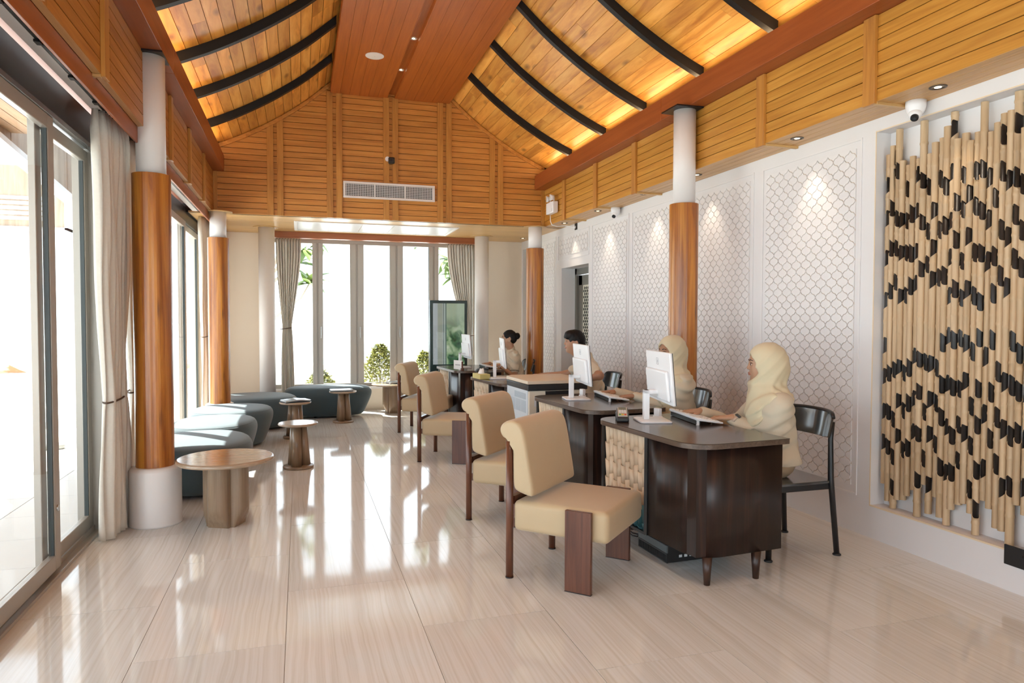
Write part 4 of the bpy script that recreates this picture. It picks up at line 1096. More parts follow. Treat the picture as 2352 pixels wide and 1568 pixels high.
# name sign on farthest desk
t = thing('desk_sign', 'small upright white sign in a wooden holder on the farthest desk', 'sign', (1.93, 8.67, DH), math.radians(-68))
mb = MB(); mb.box(-.095, .095, -.004, .004, .01, .125); mb.build('sign_plate', M_PAPER, t)
mb = MB()
for i in range(9): mb.box(-.06+i*.013, -.06+i*.013+.007, -.0052, -.0039, .06, .075)
mb.build('sign_text', plain('sign_ink', (.25,.24,.24), .5), t)
mb = MB(); mb.box(.075, .11, -.014, .014, 0, .03); mb.box(.082, .1, -.007, .007, .02, .115); mb.build('sign_holder', W_CHAIR, t)
# glass on fourth desk
# printer
t = thing('office_printer', 'large cream and grey copier standing between the second and third desks', 'printer', (1.925, 5.80, 0), math.radians(1.5))
PW, PD, PH = .56, .60, .878
mb = MB(); mb.box(0, PW, 0, PD, .10, PH-.10); mb.build('printer_body', M_CREAMPL, t, bevel=.012)
mb = MB(); mb.box(-.006, .004, .01, PD-.01, .13, PH-.07); sp_ = mb.build('side_panel', plain('printer_side_grey', (.56,.60,.64), .4), t, bevel=.006)
mb = MB()
for i in range(11): mb.box(-.009, -.005, .05, .36, PH-.16+i*.005-.02, PH-.158+i*.005-.02)
for i in range(3):
    for j in range(18): mb.box(-.008, -.005, .05+.15*i, .18+.15*i, PH-.30+j*.006, PH-.297+j*.006)
mb.build('side_vents', plain('vent_grey', (.42,.46,.50), .5), t)
mb = MB(); mb.box(-.009, -.005, .10, .26, .27, .47); mb.build('side_plate', plain('plate_grey', (.50,.54,.58), .4), t)
mb = MB(); mb.cyl((-.0095, .175, .36), (-.011, .175, .36), .022, n=20); mb.build('side_sticker', plain('sticker_brown', (.40,.26,.18), .5), t)
mb = MB(); mb.box(-.008, PW+.008, -.008, PD, PH-.10, PH-.045); mb.build('scanner_band', M_BLKP, t, bevel=.006)
mb = MB(); mb.box(-.012, PW+.012, -.012, PD, PH-.042, PH-.012); mb.hexa([(-.01,-.01,PH-.012),(PW+.01,-.01,PH-.012),(PW+.01,PD,PH-.012),(-.01,PD,PH-.012),(.03,.03,PH),(PW-.02,.03,PH),(PW-.02,PD-.03,PH),(.03,PD-.03,PH)]); mb.build('scanner_lid', plain('lid_cream', (.66,.55,.42), .4), t, bevel=.005)
mb = MB(); mb.box(.16, .42, -.003, .02, PH-.24, PH-.105); mb.build('output_slot', plain('slot_black', (.008,.008,.009), .5), t, bevel=.004)
mb = MB(); mb.box(.25, .50, -.02, .01, PH-.245, PH-.225); mb.build('output_tray', M_BLKP, t)
mb = MB(); mb.box(.055, .115, -.004, .002, PH-.24, PH-.16); mb.build('port_plate', M_PLASTIC2, t)
mb = MB(); mb.cyl((.085,-.003,PH-.18), (.085,-.007,PH-.18), .008, n=12); mb.cyl((.085,-.003,PH-.215), (.085,-.007,PH-.215), .008, n=12); mb.build('port', M_BLKP, t)
for z in (.50, .34, .19):
    mb = MB(); mb.box(.02, PW-.02, -.008, .002, z-.07, z+.07); dr = mb.build('paper_drawer', M_CREAMPL, t, bevel=.005)
    mb = MB(); mb.box(.20, .36, -.011, -.007, z+.01, z+.045); mb.build('drawer_handle', plain('handle_tan', (.50,.43,.34), .5), dr)
for (x, y) in ((.06, .06), (PW-.06, .06), (.06, PD-.06), (PW-.06, PD-.06)):
    mb = MB(); mb.cyl((x-.012, y, .045), (x+.012, y, .045), .045, n=18); mb.cyl((x, y, .07), (x, y, .11), .015, n=10); mb.build('caster', M_BLKP, t)
mb = MB(); mb.tube([(.085,-.008,PH-.215),(.10,-.03,PH-.25),(.10,-.03,.40),(.09,-.05,.25),(.03,-.10,.17),(-.03,-.13,.05),(-.04,-.14,.006)], .0045, 8); mb.build('power_lead', M_PLASTIC, t)
# digital kiosk
t = thing('digital_kiosk', 'tall dark framed display totem in front of the far windows', 'display screen', (1.81, 10.02, 0))
mb = MB(); mb.box(0, .56, 0, .08, .05, 1.69); mb.build('kiosk_frame', plain('kiosk_dark', (.03,.055,.055), .25), t, bevel=.01)
mb = MB(); mb.box(.0, .56, -.05, .13, 0, .05); mb.build('kiosk_base', M_BLKP, t, bevel=.006)
mb = MB(); mb.box(.045, .515, -.003, .001, .75, 1.645)
def screen_mat():  # window and plant reflections painted into the screen's glowing picture
    m, nt, b, N, L = nmat('screen_reflection_picture'); tc = N.new('ShaderNodeTexCoord')
    n = N.new('ShaderNodeTexNoise'); n.inputs['Scale'].default_value = 5.5; n.inputs['Detail'].default_value = 7; n.inputs['Distortion'].default_value = .8; L.new(tc.outputs['Object'], n.inputs['Vector'])
    cr = N.new('ShaderNodeValToRGB'); e = cr.color_ramp.elements; e[0].position = .36; e[0].color = (.01,.03,.02,1); e[1].position = .68; e[1].color = (.50,.58,.44,1)
    a = e.new(.46); a.color = (.05,.14,.06,1); a = e.new(.55); a.color = (.30,.42,.24,1); L.new(n.outputs['Fac'], cr.inputs[0])
    b.inputs['Base Color'].default_value = (.01,.015,.015,1); b.inputs['Roughness'].default_value = .05; b.inputs['Specular IOR Level'].default_value = .8
    sx = N.new('ShaderNodeSeparateXYZ'); L.new(tc.outputs['Object'], sx.inputs[0])
    bands = N.new('ShaderNodeValToRGB'); bands.color_ramp.interpolation = 'CONSTANT'; q = bands.color_ramp.elements
    q[0].position = 0; q[0].color = (.38,.42,.43,1); q[1].position = .20; q[1].color = (.30,.33,.27,1)
    for p_, c_ in ((.33,(.34,.38,.36,1)),(.355,(.08,.12,.10,1)),(.37,(.36,.42,.38,1)),(.41,(.05,.10,.08,1)),(.43,(.30,.36,.32,1))): w_ = q.new(p_); w_.color = c_
    m2 = N.new('ShaderNodeMath'); m2.operation = 'DIVIDE'; m2.inputs[1].default_value = .56; L.new(sx.outputs[0], m2.inputs[0]); L.new(m2.outputs[0], bands.inputs[0])
    mask = N.new('ShaderNodeMath'); mask.operation = 'GREATER_THAN'; mask.inputs[1].default_value = .245; L.new(sx.outputs[0], mask.inputs[0])
    # painted reflection fades paler towards the top
    rr_ = N.new('ShaderNodeMapRange'); rr_.inputs['From Min'].default_value = 1.15; rr_.inputs['From Max'].default_value = 1.5; L.new(sx.outputs[2], rr_.inputs['Value'])
    mxs = N.new('ShaderNodeMix'); mxs.data_type = 'RGBA'; mxs.inputs[7].default_value = (.34,.42,.30,1); L.new(rr_.outputs[0], mxs.inputs[0]); L.new(cr.outputs[0], mxs.inputs[6])
    mx2 = N.new('ShaderNodeMix'); mx2.data_type = 'RGBA'; L.new(mask.outputs[0], mx2.inputs[0]); L.new(bands.outputs[0], mx2.inputs[6]); L.new(mxs.outputs[2], mx2.inputs[7])
    L.new(mx2.outputs[2], b.inputs['Emission Color']); b.inputs['Emission Strength'].default_value = .42; return m
mb.build('kiosk_screen', screen_mat(), t)

# ------------------------------------------------------------------ staff chairs (black)
def staff_chair(label):
    t = thing('staff_chair', label, 'chair', (0,0,0), 0, 'black lacquered staff chairs behind the desks')
    # local +x = facing. rear legs at x=-.23 (foot), front at x=.22
    for s_ in (-1, 1):
        mb = MB(); mb.tube([(-.245, s_*.235, 0), (-.21, s_*.215, .46), (-.205, s_*.214, .70), (-.218, s_*.216, .80)], [.0165,.0175,.015,.012], 18); lg = mb.build('rear_leg', M_BLACK, t)
        mb = MB(); mb.lathe([(.024,0),(.025,.006),(.018,.012),(.015,.014)], -.245, s_*.235, 20); mb.build('leg_foot', M_BLKP, lg)
        mb = MB(); mb.tube([(.225, s_*.215, 0), (.205, s_*.200, .42)], [.0165,.020], 18); lg = mb.build('front_leg', M_BLACK, t)
        mb = MB(); mb.lathe([(.024,0),(.025,.006),(.018,.012),(.015,.014)], .225, s_*.215, 20); mb.build('leg_foot', M_BLKP, lg)
    P = rrect(-.215, .235, -.235, .235, (.05,.09,.09,.05), 8)
    mb = MB(); mb.prism(P, .435, .452); mb.build('seat', M_CHB, t, bevel=.004)
    mb = MB(); mb.box(-.20, .21, -.215, -.195, .395, .435); mb.box(-.20, .21, .195, .215, .395, .435); mb.box(-.215, -.195, -.2, .2, .395, .435); mb.box(.19, .21, -.2, .2, .395, .435); mb.build('seat_rail', M_BLACK, t, bevel=.003)
    # curved back panel
    def arc(off, z0, z1, w=.235, th=.012):
        G = []
        for i in range(25):
            u = -1+2*i/24; y = u*w; x = -.245+off+.065*(abs(u)**2.4)
            G.append((x, y))
        return G
    C0 = arc(0, 0, 0); mb = MB(); n = len(C0)
    zt = lambda u: .855-.012*abs(u)**4-.02*max(0, abs(u)-.9)*10
    P = []
    for i, (x, y) in enumerate(C0):
        u = -1+2*i/24; z1 = zt(u); z0 = .700+.012*abs(u)**6
        q_ = .16*(z1-z0); P.append([(x-.008+.010,y,z0),(x-.008-q_,y,z1),(x+.008-q_,y,z1),(x+.008+.010,y,z0),(x-.008+.010,y,z0)])
    mb.grid(P, smooth=False); mb.add(P[0][:4], [(0,1,2,3)]); mb.add(P[-1][:4], [(3,2,1,0)]); mb.build('backrest', M_CHB, t, bevel=.004)
    mb = MB(); mb.tube([(C0[i][0]-.024, C0[i][1], zt(-1+2*i/24)+.002) for i in range(n)], .011, 12); mb.build('top_rail', M_BLACK, t)
    return t
scr = staff_chair('black staff chair occupied by the nearest hijab wearer')
scr.location = (2.83, 3.61, 0); scr.rotation_euler = (0, 0, PI)
dup(scr, (2.80, 4.85, 0), PI-.05, 'black staff chair in front of the big right column')
dup(scr, (2.90, 6.60, 0), PI-.1, 'black staff chair of the man behind the printer')
dup(scr, (2.80, 9.06, 0), PI, 'black staff chair of the bun haired person at the farthest desk')

# ------------------------------------------------------------------ bamboo wall art
def bamboo_art(label, y0, y1, x, zlo, zhi, seed):
    rr = random.Random(seed); sp_ = .0378; t = thing('bamboo_wall_art', label, 'wall art', (x, (y0+y1)/2, zlo))
    n = int((y1-y0)/sp_)
    for i in range(n):
        y = y1-(y1-y0)/2-sp_*(i+.5)-y0*0 ; y = (y1-sp_*(i+.5))-(y1+y0)/2
        tall = (i % 5 == 2); zt = (zhi if tall else zhi-.06-.18*rr.random())-zlo; zb = (0 if tall else .03+.20*rr.random())
        if i % 4 == 1: zb *= .5
        r = .0178+.0035*rr.random()+(.0015 if tall else 0); xo = -.030-(.010 if i % 2 else 0.0)-.005*rr.random(); nn = 14
        mb = MB(); z = zt; gap = .084+.014*rr.random()
        first = .09+(.15 if i % 2 else 0)+.17*rr.random(); k = 0; cuts = []
        zc_ = zt-first
        while zc_ > zb+.14:
            zabs = zc_+zlo
            if not (1.33 < zabs < 1.50): cuts.append(zc_)
            zc_ -= .185+.13*rr.random()
        segs = []; top = zt; sl_t = 0
        for c in cuts:
            segs.append((c+gap/2, top, sl_t)); top = c-gap/2; sl_t = 1
        segs.append((zb, top, sl_t)); sg = 1 if i % 3 else -1
        lean = rr.uniform(-.003, .003)
        for si, (a, b_, slt) in enumerate(segs):
            last = si == len(segs)-1
            zn = a+(b_-a)*rr.uniform(.35, .65); P = []
            for kk in range(nn):
                an = 2*PI*kk/nn; cy_, cx_ = math.sin(an), math.cos(an)
                top_off = (.013*cy_*sg+.010*cx_) if slt else 0; bot_off = 0 if last else (-.016*abs(cy_)**1.5+.006*(cy_*sg)+.004)
                f = 1.05 if slt else 1.0; g_ = 1.0
                prof = [(r*g_*.98, a+bot_off), (r*.97, a+(zn-a)*.3), (r*.95, zn-.012), (r*1.07, zn-.003), (r*1.07, zn+.003), (r*.96, zn+.012), (r*.98, b_-(b_-zn)*.3), (r*f, b_+top_off)]
                P.append([(xo+q*cx_+0, y+q*cy_+lean*(zz/2), zz) for q, zz in prof])
            mb.grid(P, close_u=True)
            # lighter cut rims, thick wall
            for end, s_ in ((-1, 1), (0, -1)):
                rim = [Vector(P[kk][end]) for kk in range(nn)]; c_ = Vector((xo, y, 0)); inn = []
                for v in rim: d = v-Vector((xo, y, v.z)); inn.append(v-d*.2+Vector((0, 0, -.001*s_)))
                V = rim+inn; mb.add(V, [(q, (q+1) % nn, nn+(q+1) % nn, nn+q) if s_ > 0 else (nn+q, nn+(q+1) % nn, (q+1) % nn, q) for q in range(nn)], False, 1)
            if si == 0 or last:
                e = -1 if si == 0 else 0
                if si == 0: mb.add([P[kk][-1] for kk in range(nn)], [tuple(range(nn))], False, 1)
                if last: mb.add([P[kk][0] for kk in range(nn)], [tuple(range(nn-1, -1, -1))], False, 1)
        po = mb.build('bamboo_pole', [M_BAMB, M_BAMBE], t)
        mb = MB(); mb.cyl((xo, y, zb+.02), (xo, y, zt-.02), r*.80, n=12); mb.build('charred_core', M_BAMBD, po)
    mb = MB(); mb.box(.004, .010, -(y1-y0)/2+.02, (y1-y0)/2-.02, .25, zhi-zlo-.25); mb.build('backing_board', M_WHITE, t)
    return t
bamboo_art('pale bamboo pole wall art with charred cut-outs in the right wall niche', 1.22, 3.565, XR+.10, .218, 2.60, 11)
bamboo_art('second bamboo pole wall art, far corner niche beside the timber column', 10.44, 10.91, XR+.10, .218, 2.56, 12)

# ------------------------------------------------------------------ outside
root = sroot('ground', 'pale sunlit terrace and sea outside')
mb = MB(); sp3 = .6
mb.box(-7.5, -1.46, -8, 22, -.30, -.035); mb.box(-7.5, 12, 11.2, 16, -.30, -.035); mb.build('terrace_bed', plain('terrace_joint', (.45,.44,.42), .8), root)
mb = MB(); y = -8
i = 0
while y < 16:
    x = -1.46
    while x > -7.4: mb.box(x-.596, x-.002, y+.002, y+.598, -.036, -.028); x -= .6
    y += .6
mb.build('terrace_tiles', M_TERR, root)
mb = MB(); mb.box(-1.4, 12, 11.2, 16, -.036, -.03); mb.build('garden_paving', M_TERR, root)
mb = MB(); mb.add([(-400,-300,-1.2),(400,-300,-1.2),(400,500,-1.2),(-400,500,-1.2)], [(0,1,2,3)]); mb.build('sea_surface', M_SEA, root)
t = thing('added_sun_overhang', 'boarded timber overhang added outside above the nearest glass doors as a sun blocker', 'roof', (-1.46, 0, 3.0))  # overhang added and sized to block sun from the near floor
mb = MB(); x = -1.0
while x < -.01: mb.box(x+.002, min(x+.098, 0)-.002, -8, 7.0, 0, .03); x += .1
mb.build('overhang_boards', wood('outside_boards', ((.30,.16,.07),(.38,.21,.10),(.46,.27,.13)), 1, 12, .1, .6, vary=.15), t)
mb = MB(); mb.box(-1.0, .0, -8, 7.0, .03, .08); mb.box(-1.04, -1.0, -8, 7.0, -.06, .10); mb.build('overhang_fascia', W_RED, t)
# neighbouring pavilion roof seen through the left glass
t = thing('pavilion_roof', 'brown boarded roof eave with pale gutters seen through the left glass', 'roof', (-2.4, 7, 0))
def P3(x, y, z): return (x+2.4, y-7, z)
w_out = wood('weathered_boards', ((.30,.22,.15),(.38,.28,.20),(.46,.36,.27)), 2, 12, .1, .6, vary=.15)
mb = MB()
for i in range(14):
    a = 2.0+i*.5; b_ = a+.485
    f = lambda q: 2.912-(q-6.877)*.1017
    g2 = lambda q: 3.40
    mb.hexa([P3(-2.4,a,f(a)),P3(-2.36,a,f(a)),P3(-2.36,b_,f(b_)),P3(-2.4,b_,f(b_)),P3(-2.4,a,g2(a)),P3(-2.36,a,g2(a)),P3(-2.36,b_,g2(b_)),P3(-2.4,b_,g2(b_))])
mb.build('eave_boards', w_out, t)
mb = MB(); mb.hexa([P3(-2.46,2,f(2)-.05),P3(-2.33,2,f(2)-.05),P3(-2.33,9.02,f(9)-.05),P3(-2.46,9.02,f(9)-.05),P3(-2.46,2,f(2)),P3(-2.33,2,f(2)),P3(-2.33,9.02,f(9)),P3(-2.46,9.02,f(9))]); mb.build('gutter', M_PLASTIC, t)
mb = MB(); mb.box(-3.6, 0, -5, 2.0, 3.40, 3.55); mb.build('roof_deck', w_out, t)
t = thing('pavilion_wall', 'brown pavilion gable with pale louvres beyond the terrace', 'building', (-4.6, 12, 2.77))
mb = MB(); mb.box(-2.4, 1.25, 0, .3, 0, .9); mb.build('wall_panel', w_out, t)
mb = MB()
for i in range(5): mb.box(.35, .95, -.02, 0, .10+i*.075, .15+i*.075)
mb.build('louvre', M_PLASTIC2, t)
mb = MB(); mb.box(-2.4, 1.27, -.04, .3, -.03, 0); mb.box(1.23, 1.27, -.04, .3, -.03, .9); mb.build('edge_trim', M_PLASTIC, t)
# boats
def boat(label, loc, L_, H_, rz, mat, mast=0):
    t = thing('boat', label, 'boat', loc, rz); P = []
    for i in range(17):
        u = -1+2*i/16; w = .18*L_*(1-abs(u)**2.2); sh = H_*(1+1.1*max(0, u)**3+.5*max(0, -u)**3)
        P.append([(u*L_/2+.0, w*q, sh*zq if abs(q) > .01 else 0) for q, zq in ((-1, 1), (-.8, .45), (-.35, .05), (0, 0), (.35, .05), (.8, .45), (1, 1))])
    mb = MB(); mb.grid(P); mb.build('hull', mat, t, solid=.03)
    if mast:
        mb = MB(); mb.cyl((0,0,.1), (0,0,mast), .03, n=8); mb.build('mast', mat, t)
    return t
boat('blue boat with thin mast farthest left on the horizon', (-51, 93, -1.2), 3.4, .5, .25, M_BOATB, 4.2)
boat('tiny blue boat between the two stiles of the glass door', (-47.5, 97, -1.2), 1.8, .4, .2, M_BOATB)
boat('blue boat with mast next to the near curtain', (-43.5, 95.5, -1.2), 3.6, .4, .25, M_BOATB, 3.8)
boat('orange painted boat bow rising beyond the terrace', (-5.6, 23.2, -1.35), 6.0, .95, math.radians(215), M_MAROON)
t = thing('stone_boulder', 'small grey pointed stone resting on the sunlit terrace', 'stone', (-2.62, 8.75, -.03))
mb = MB(); mb.sph((0, 0, .03), (.13, .09, .05), 20, 10); mb.build('stone', plain('grey_stone', (.30,.30,.28), .7, noise=.4, nscale=8), t)
# low garden wall
t = thing('garden_wall', 'low white garden wall beyond the far windows', 'garden wall', (1.2, 15.2, -.03))
mb = MB(); mb.box(-2.5, 4, 0, .25, 0, .42); mb.box(-2.55, 4.05, -.03, .28, .42, .47); mb.build('wall_body', M_WHITE, t)
# shrubs
def leafmesh(mbx, p, d, n_, L_, W_, bend=.15, seg=4):
    d = Vector(d).normalized(); n_ = Vector(n_); n_ = (n_-d*n_.dot(d)).normalized(); s_ = d.cross(n_); P = []
    for i in range(seg+1):
        u = i/seg; w = W_*math.sin(PI*min(1, .08+u*.92)**.8)*(1 if u < 1 else .02)
        c = Vector(p)+d*(L_*u)-n_*(bend*L_*u*u)
        P.append([tuple(c-s_*w+n_*w*.25), tuple(c), tuple(c+s_*w+n_*w*.25)])
    mbx.grid(P)
def shrub(label, x, y, h, r, seed, n=1500):
    rr = random.Random(seed); t = thing('shrub', label, 'shrub', (x, y, -.03))
    mb = MB()
    for i in range(9):
        a = rr.uniform(0, 6.28); q = rr.uniform(.2, .8)*r
        mb.tube([(0,0,0), (q*.4*math.cos(a), q*.4*math.sin(a), h*.35), (q*math.cos(a), q*math.sin(a), h*rr.uniform(.6,.95))], [.014,.009,.004], 6)
    mb.build('stems', M_BARK, t); mb = MB()
    for i in range(n):
        u = rr.random()**.7; z = h*(.08+.92*u); rad = r*max(.04, (1-max(0, u-.30)/.70))**.62*(1.08-.3*rr.random()*rr.random())*rr.random()**.4; a = rr.uniform(0, 6.28)
        p = (rad*math.cos(a), rad*math.sin(a), z+rr.uniform(-.03,.03)); d = (math.cos(a)+rr.uniform(-.8,.8), math.sin(a)+rr.uniform(-.8,.8), rr.uniform(-.2,1.0))
        leafmesh(mb, p, d, (rr.uniform(-1,1), rr.uniform(-1,1), 1.2), rr.uniform(.045,.075), rr.uniform(.015,.024), seg=2)
    mb.build('foliage', M_LEAF2, t)
shrub('tallest bushy green shrub outside the far windows', 1.33, 12.2, .98, .40, 1, 2600)
shrub('small round green shrub low behind the second window frame', .33, 12.4, .55, .30, 2, 1300)
shrub('reddish tipped shrub outside beside the dark display totem', 2.12, 12.3, .85, .30, 3, 1500)
def frangi(label, base, branches, seed):
    rr = random.Random(seed); t = thing('frangipani_tree', label, 'tree', base); mb = MB(); lm = MB(); b0 = Vector(base)
    for pts in branches:
        q = [Vector(p)-b0 for p in pts]; mb.tube(q, [.05-.04*i/(len(q)-1) for i in range(len(q))], 8)
        tip = q[-1]; n = rr.randint(11, 14); dd = (q[-1]-q[-2]).normalized()
        for k in range(n):
            a = 2*PI*k/n+rr.uniform(-.2,.2); e = Vector((math.cos(a), math.sin(a)*.8, rr.uniform(-.95,.85)))+dd*.35
            leafmesh(lm, tip+dd*rr.uniform(-.05,.03), e, (0, -.3, 1), rr.uniform(.28,.42), rr.uniform(.055,.078), .22, 6)
    mb.build('branches', M_BARK, t); lm.build('leaves', M_LEAF, t); return t
frangi('frangipani branches with broad leaves at the left far window', (-1.2, 13.4, -.03), [
    [(-1.2,13.4,0),(-.9,13.3,1.0),(-.35,12.9,1.5),(.02,12.6,1.78),(.17,12.5,2.05)],
    [(-.9,13.3,1.0),(-.7,13.0,1.9),(-.3,12.8,2.4),(.08,12.6,2.62)],
    [(-.7,13.0,1.9),(-.4,12.9,2.1),(-.06,12.6,2.36)],
    [(-.7,13.0,1.9),(-.2,12.8,2.8),(.30,12.6,2.78)]], 5)
frangi('frangipani branches with broad leaves at the right far window', (3.9, 13.2, -.03), [
    [(3.9,13.2,0),(3.7,13.1,1.3),(3.2,12.8,1.9),(2.72,12.5,2.22)],
    [(3.7,13.1,1.3),(3.3,12.9,2.4),(2.7,12.6,2.75),(2.12,12.5,2.84)],
    [(3.3,12.9,2.4),(2.9,12.7,2.5),(2.62,12.5,2.5)]], 6)
# lamp posts / masts far away
t = thing('dock_mast', 'thin dark mast of a moored vessel far beyond the far window', 'mast', (12.2, 62, -1.2))
mb = MB(); mb.cyl((0,0,0), (0,0,3.6), .05, n=8); mb.box(-.9, .9, -.04, .04, 1.35, 1.43); mb.box(-.35,.35,-.04,.04,3.0,3.06); mb.build('mast_pole', M_BLKP, t)

# ------------------------------------------------------------------ people (implicit surfaces meshed with surface nets)
class Field:
    def __init__(s, xs, ys, zs):
        s.xs, s.ys, s.zs = [np.array(a, np.float32) for a in (xs, ys, zs)]
        s.D = np.full((len(xs), len(ys), len(zs)), 9.0, np.float32)
    def _sl(s, lo, hi):
        r = []
        for a, l, h in ((s.xs, lo[0], hi[0]), (s.ys, lo[1], hi[1]), (s.zs, lo[2], hi[2])):
            i0 = int(np.searchsorted(a, l)); i1 = int(np.searchsorted(a, h)); r.append(slice(i0, max(i1, i0)))
        return tuple(r)
    def _pts(s, sl):
        return s.xs[sl[0]][:, None, None], s.ys[sl[1]][None, :, None], s.zs[sl[2]][None, None, :]
    def _mix(s, sl, d, k, op):
        A = s.D[sl]
        if A.size == 0: return
        if op == 'u':
            if k > 0:
                h = np.clip(.5+.5*(A-d)/k, 0, 1); s.D[sl] = A*(1-h)+d*h-k*h*(1-h)
            else: s.D[sl] = np.minimum(A, d)
        else:
            if k > 0:
                h = np.clip(.5-.5*(A+d)/k, 0, 1); s.D[sl] = A*(1-h)-d*h+k*h*(1-h)
            else: s.D[sl] = np.maximum(A, -d)
    def cap(s, a, b, ra, rb=None, k=.02, op='u', sq=None):
        rb = ra if rb is None else rb; a = np.array(a, float); b = np.array(b, float); m = max(ra, rb)+max(k, .01)*1.6+.012
        sl = s._sl(np.minimum(a, b)-m, np.maximum(a, b)+m); X, Y, Z = s._pts(sl)
        ab = b-a; L2 = float(ab@ab)+1e-12
        t = np.clip(((X-a[0])*ab[0]+(Y-a[1])*ab[1]+(Z-a[2])*ab[2])/L2, 0, 1)
        q = (1, 1, 1) if sq is None else sq
        d = np.sqrt(((X-a[0]-t*ab[0])/q[0])**2+((Y-a[1]-t*ab[1])/q[1])**2+((Z-a[2]-t*ab[2])/q[2])**2)-(ra+(rb-ra)*t)
        s._mix(sl, d, k, op)
    def ell(s, c, r, k=.02, op='u', R=None):
        c = np.array(c, float); r = np.array(r, float); m = float(r.max())+max(k, .01)*1.6+.012
        sl = s._sl(c-m, c+m); X, Y, Z = s._pts(sl)
        x, y, z = X-c[0], Y-c[1], Z-c[2]
        if R is not None: x, y, z = (R[0][0]*x+R[1][0]*y+R[2][0]*z, R[0][1]*x+R[1][1]*y+R[2][1]*z, R[0][2]*x+R[1][2]*y+R[2][2]*z)
        k0 = np.sqrt((x/r[0])**2+(y/r[1])**2+(z/r[2])**2); k1 = np.sqrt((x/r[0]**2)**2+(y/r[1]**2)**2+(z/r[2]**2)**2)+1e-6
        s._mix(sl, k0*(k0-1)/k1, k, op)
    def fn(s, f, lo, hi, k=0, op='u'):
        sl = s._sl(lo, hi); X, Y, Z = s._pts(sl); s._mix(sl, f(X, Y, Z), k, op)
    def disp(s, f, lo, hi):
        sl = s._sl(lo, hi); X, Y, Z = s._pts(sl); s.D[sl] = s.D[sl]+f(X, Y, Z)
    def mesh(s, name, mats, parent, assign=None):
        D = s.D; ins = D < 0; nx, ny, nz = D.shape
        cnt = np.zeros((nx-1, ny-1, nz-1), np.int8)
        offs = [(i, j, k) for i in (0, 1) for j in (0, 1) for k in (0, 1)]
        for (i, j, k) in offs: cnt += ins[i:nx-1+i, j:ny-1+j, k:nz-1+k]
        act = (cnt > 0) & (cnt < 8); I, J, K = np.nonzero(act); n = len(I)
        idx = np.full(act.shape, -1, np.int64); idx[I, J, K] = np.arange(n)
        val = {o: D[I+o[0], J+o[1], K+o[2]] for o in offs}
        pos = np.zeros((n, 3)); c = np.zeros(n)
        crd = (s.xs, s.ys, s.zs); IJK = (I, J, K)
        for o in offs:
            for ax in range(3):
                if o[ax]: continue
                o2 = tuple(o[q]+(1 if q == ax else 0) for q in range(3)); va, vb = val[o], val[o2]
                m = (va < 0) != (vb < 0)
                if not m.any(): continue
                t = va[m]/(va[m]-vb[m]); P = np.zeros((m.sum(), 3))
                for q in range(3):
                    base = crd[q][IJK[q][m]+o[q]]
                    P[:, q] = base if q != ax else base+t*(crd[q][IJK[q][m]+1]-crd[q][IJK[q][m]])
                pos[m] += P; c[m] += 1
        pos /= c[:, None]
        F = []
        for ax in range(3):
            a = [slice(1, -1)]*3; a[ax] = slice(0, -1); b = list(a); b[ax] = slice(1, None)
            A, B = ins[tuple(a)], ins[tuple(b)]
            for sgn, m in ((1, A & ~B), (0, ~A & B)):
                i, j, k = np.nonzero(m); g = [i, j, k]
                for q in range(3):
                    if q != ax: g[q] = g[q]+1
                u, v = [(1, 2), (2, 0), (0, 1)][ax]
                def at(du, dv):
                    h = [g[0].copy(), g[1].copy(), g[2].copy()]; h[u] = h[u]-du; h[v] = h[v]-dv; return idx[h[0], h[1], h[2]]
                q = [at(1, 1), at(0, 1), at(0, 0), at(1, 0)]
                F.append(np.stack(q if sgn else q[::-1], 1))
        F = np.concatenate(F)
        me = bpy.data.meshes.new(name); me.vertices.add(n); me.vertices.foreach_set('co', pos.astype(np.float32).ravel())
        me.loops.add(len(F)*4); me.polygons.add(len(F)); me.loops.foreach_set('vertex_index', F.astype(np.int32).ravel())
        me.polygons.foreach_set('loop_start', np.arange(len(F), dtype=np.int32)*4); me.polygons.foreach_set('loop_total', np.full(len(F), 4, np.int32))
        for m_ in mats: me.materials.append(m_)
        me.polygons.foreach_set('use_smooth', np.ones(len(F), bool))
        if assign is not None: me.polygons.foreach_set('material_index', assign(pos[F].mean(1)).astype(np.int32))
        me.update(calc_edges=True); me.validate()
        o = bpy.data.objects.new(name, me); COL.objects.link(o); o.parent = parent
        sm = o.modifiers.new('smooth', 'SMOOTH'); sm.iterations = 2; sm.factor = .5
        return o
def axis_pts(lo, hi, fine, df, dc):
    """coordinates with fine spacing inside the ranges of `fine`"""
    p = [lo]
    while p[-1] < hi:
        x = p[-1]; f = any(a-dc <= x <= b for a, b in fine); p.append(x+(df if f else dc))
    return p
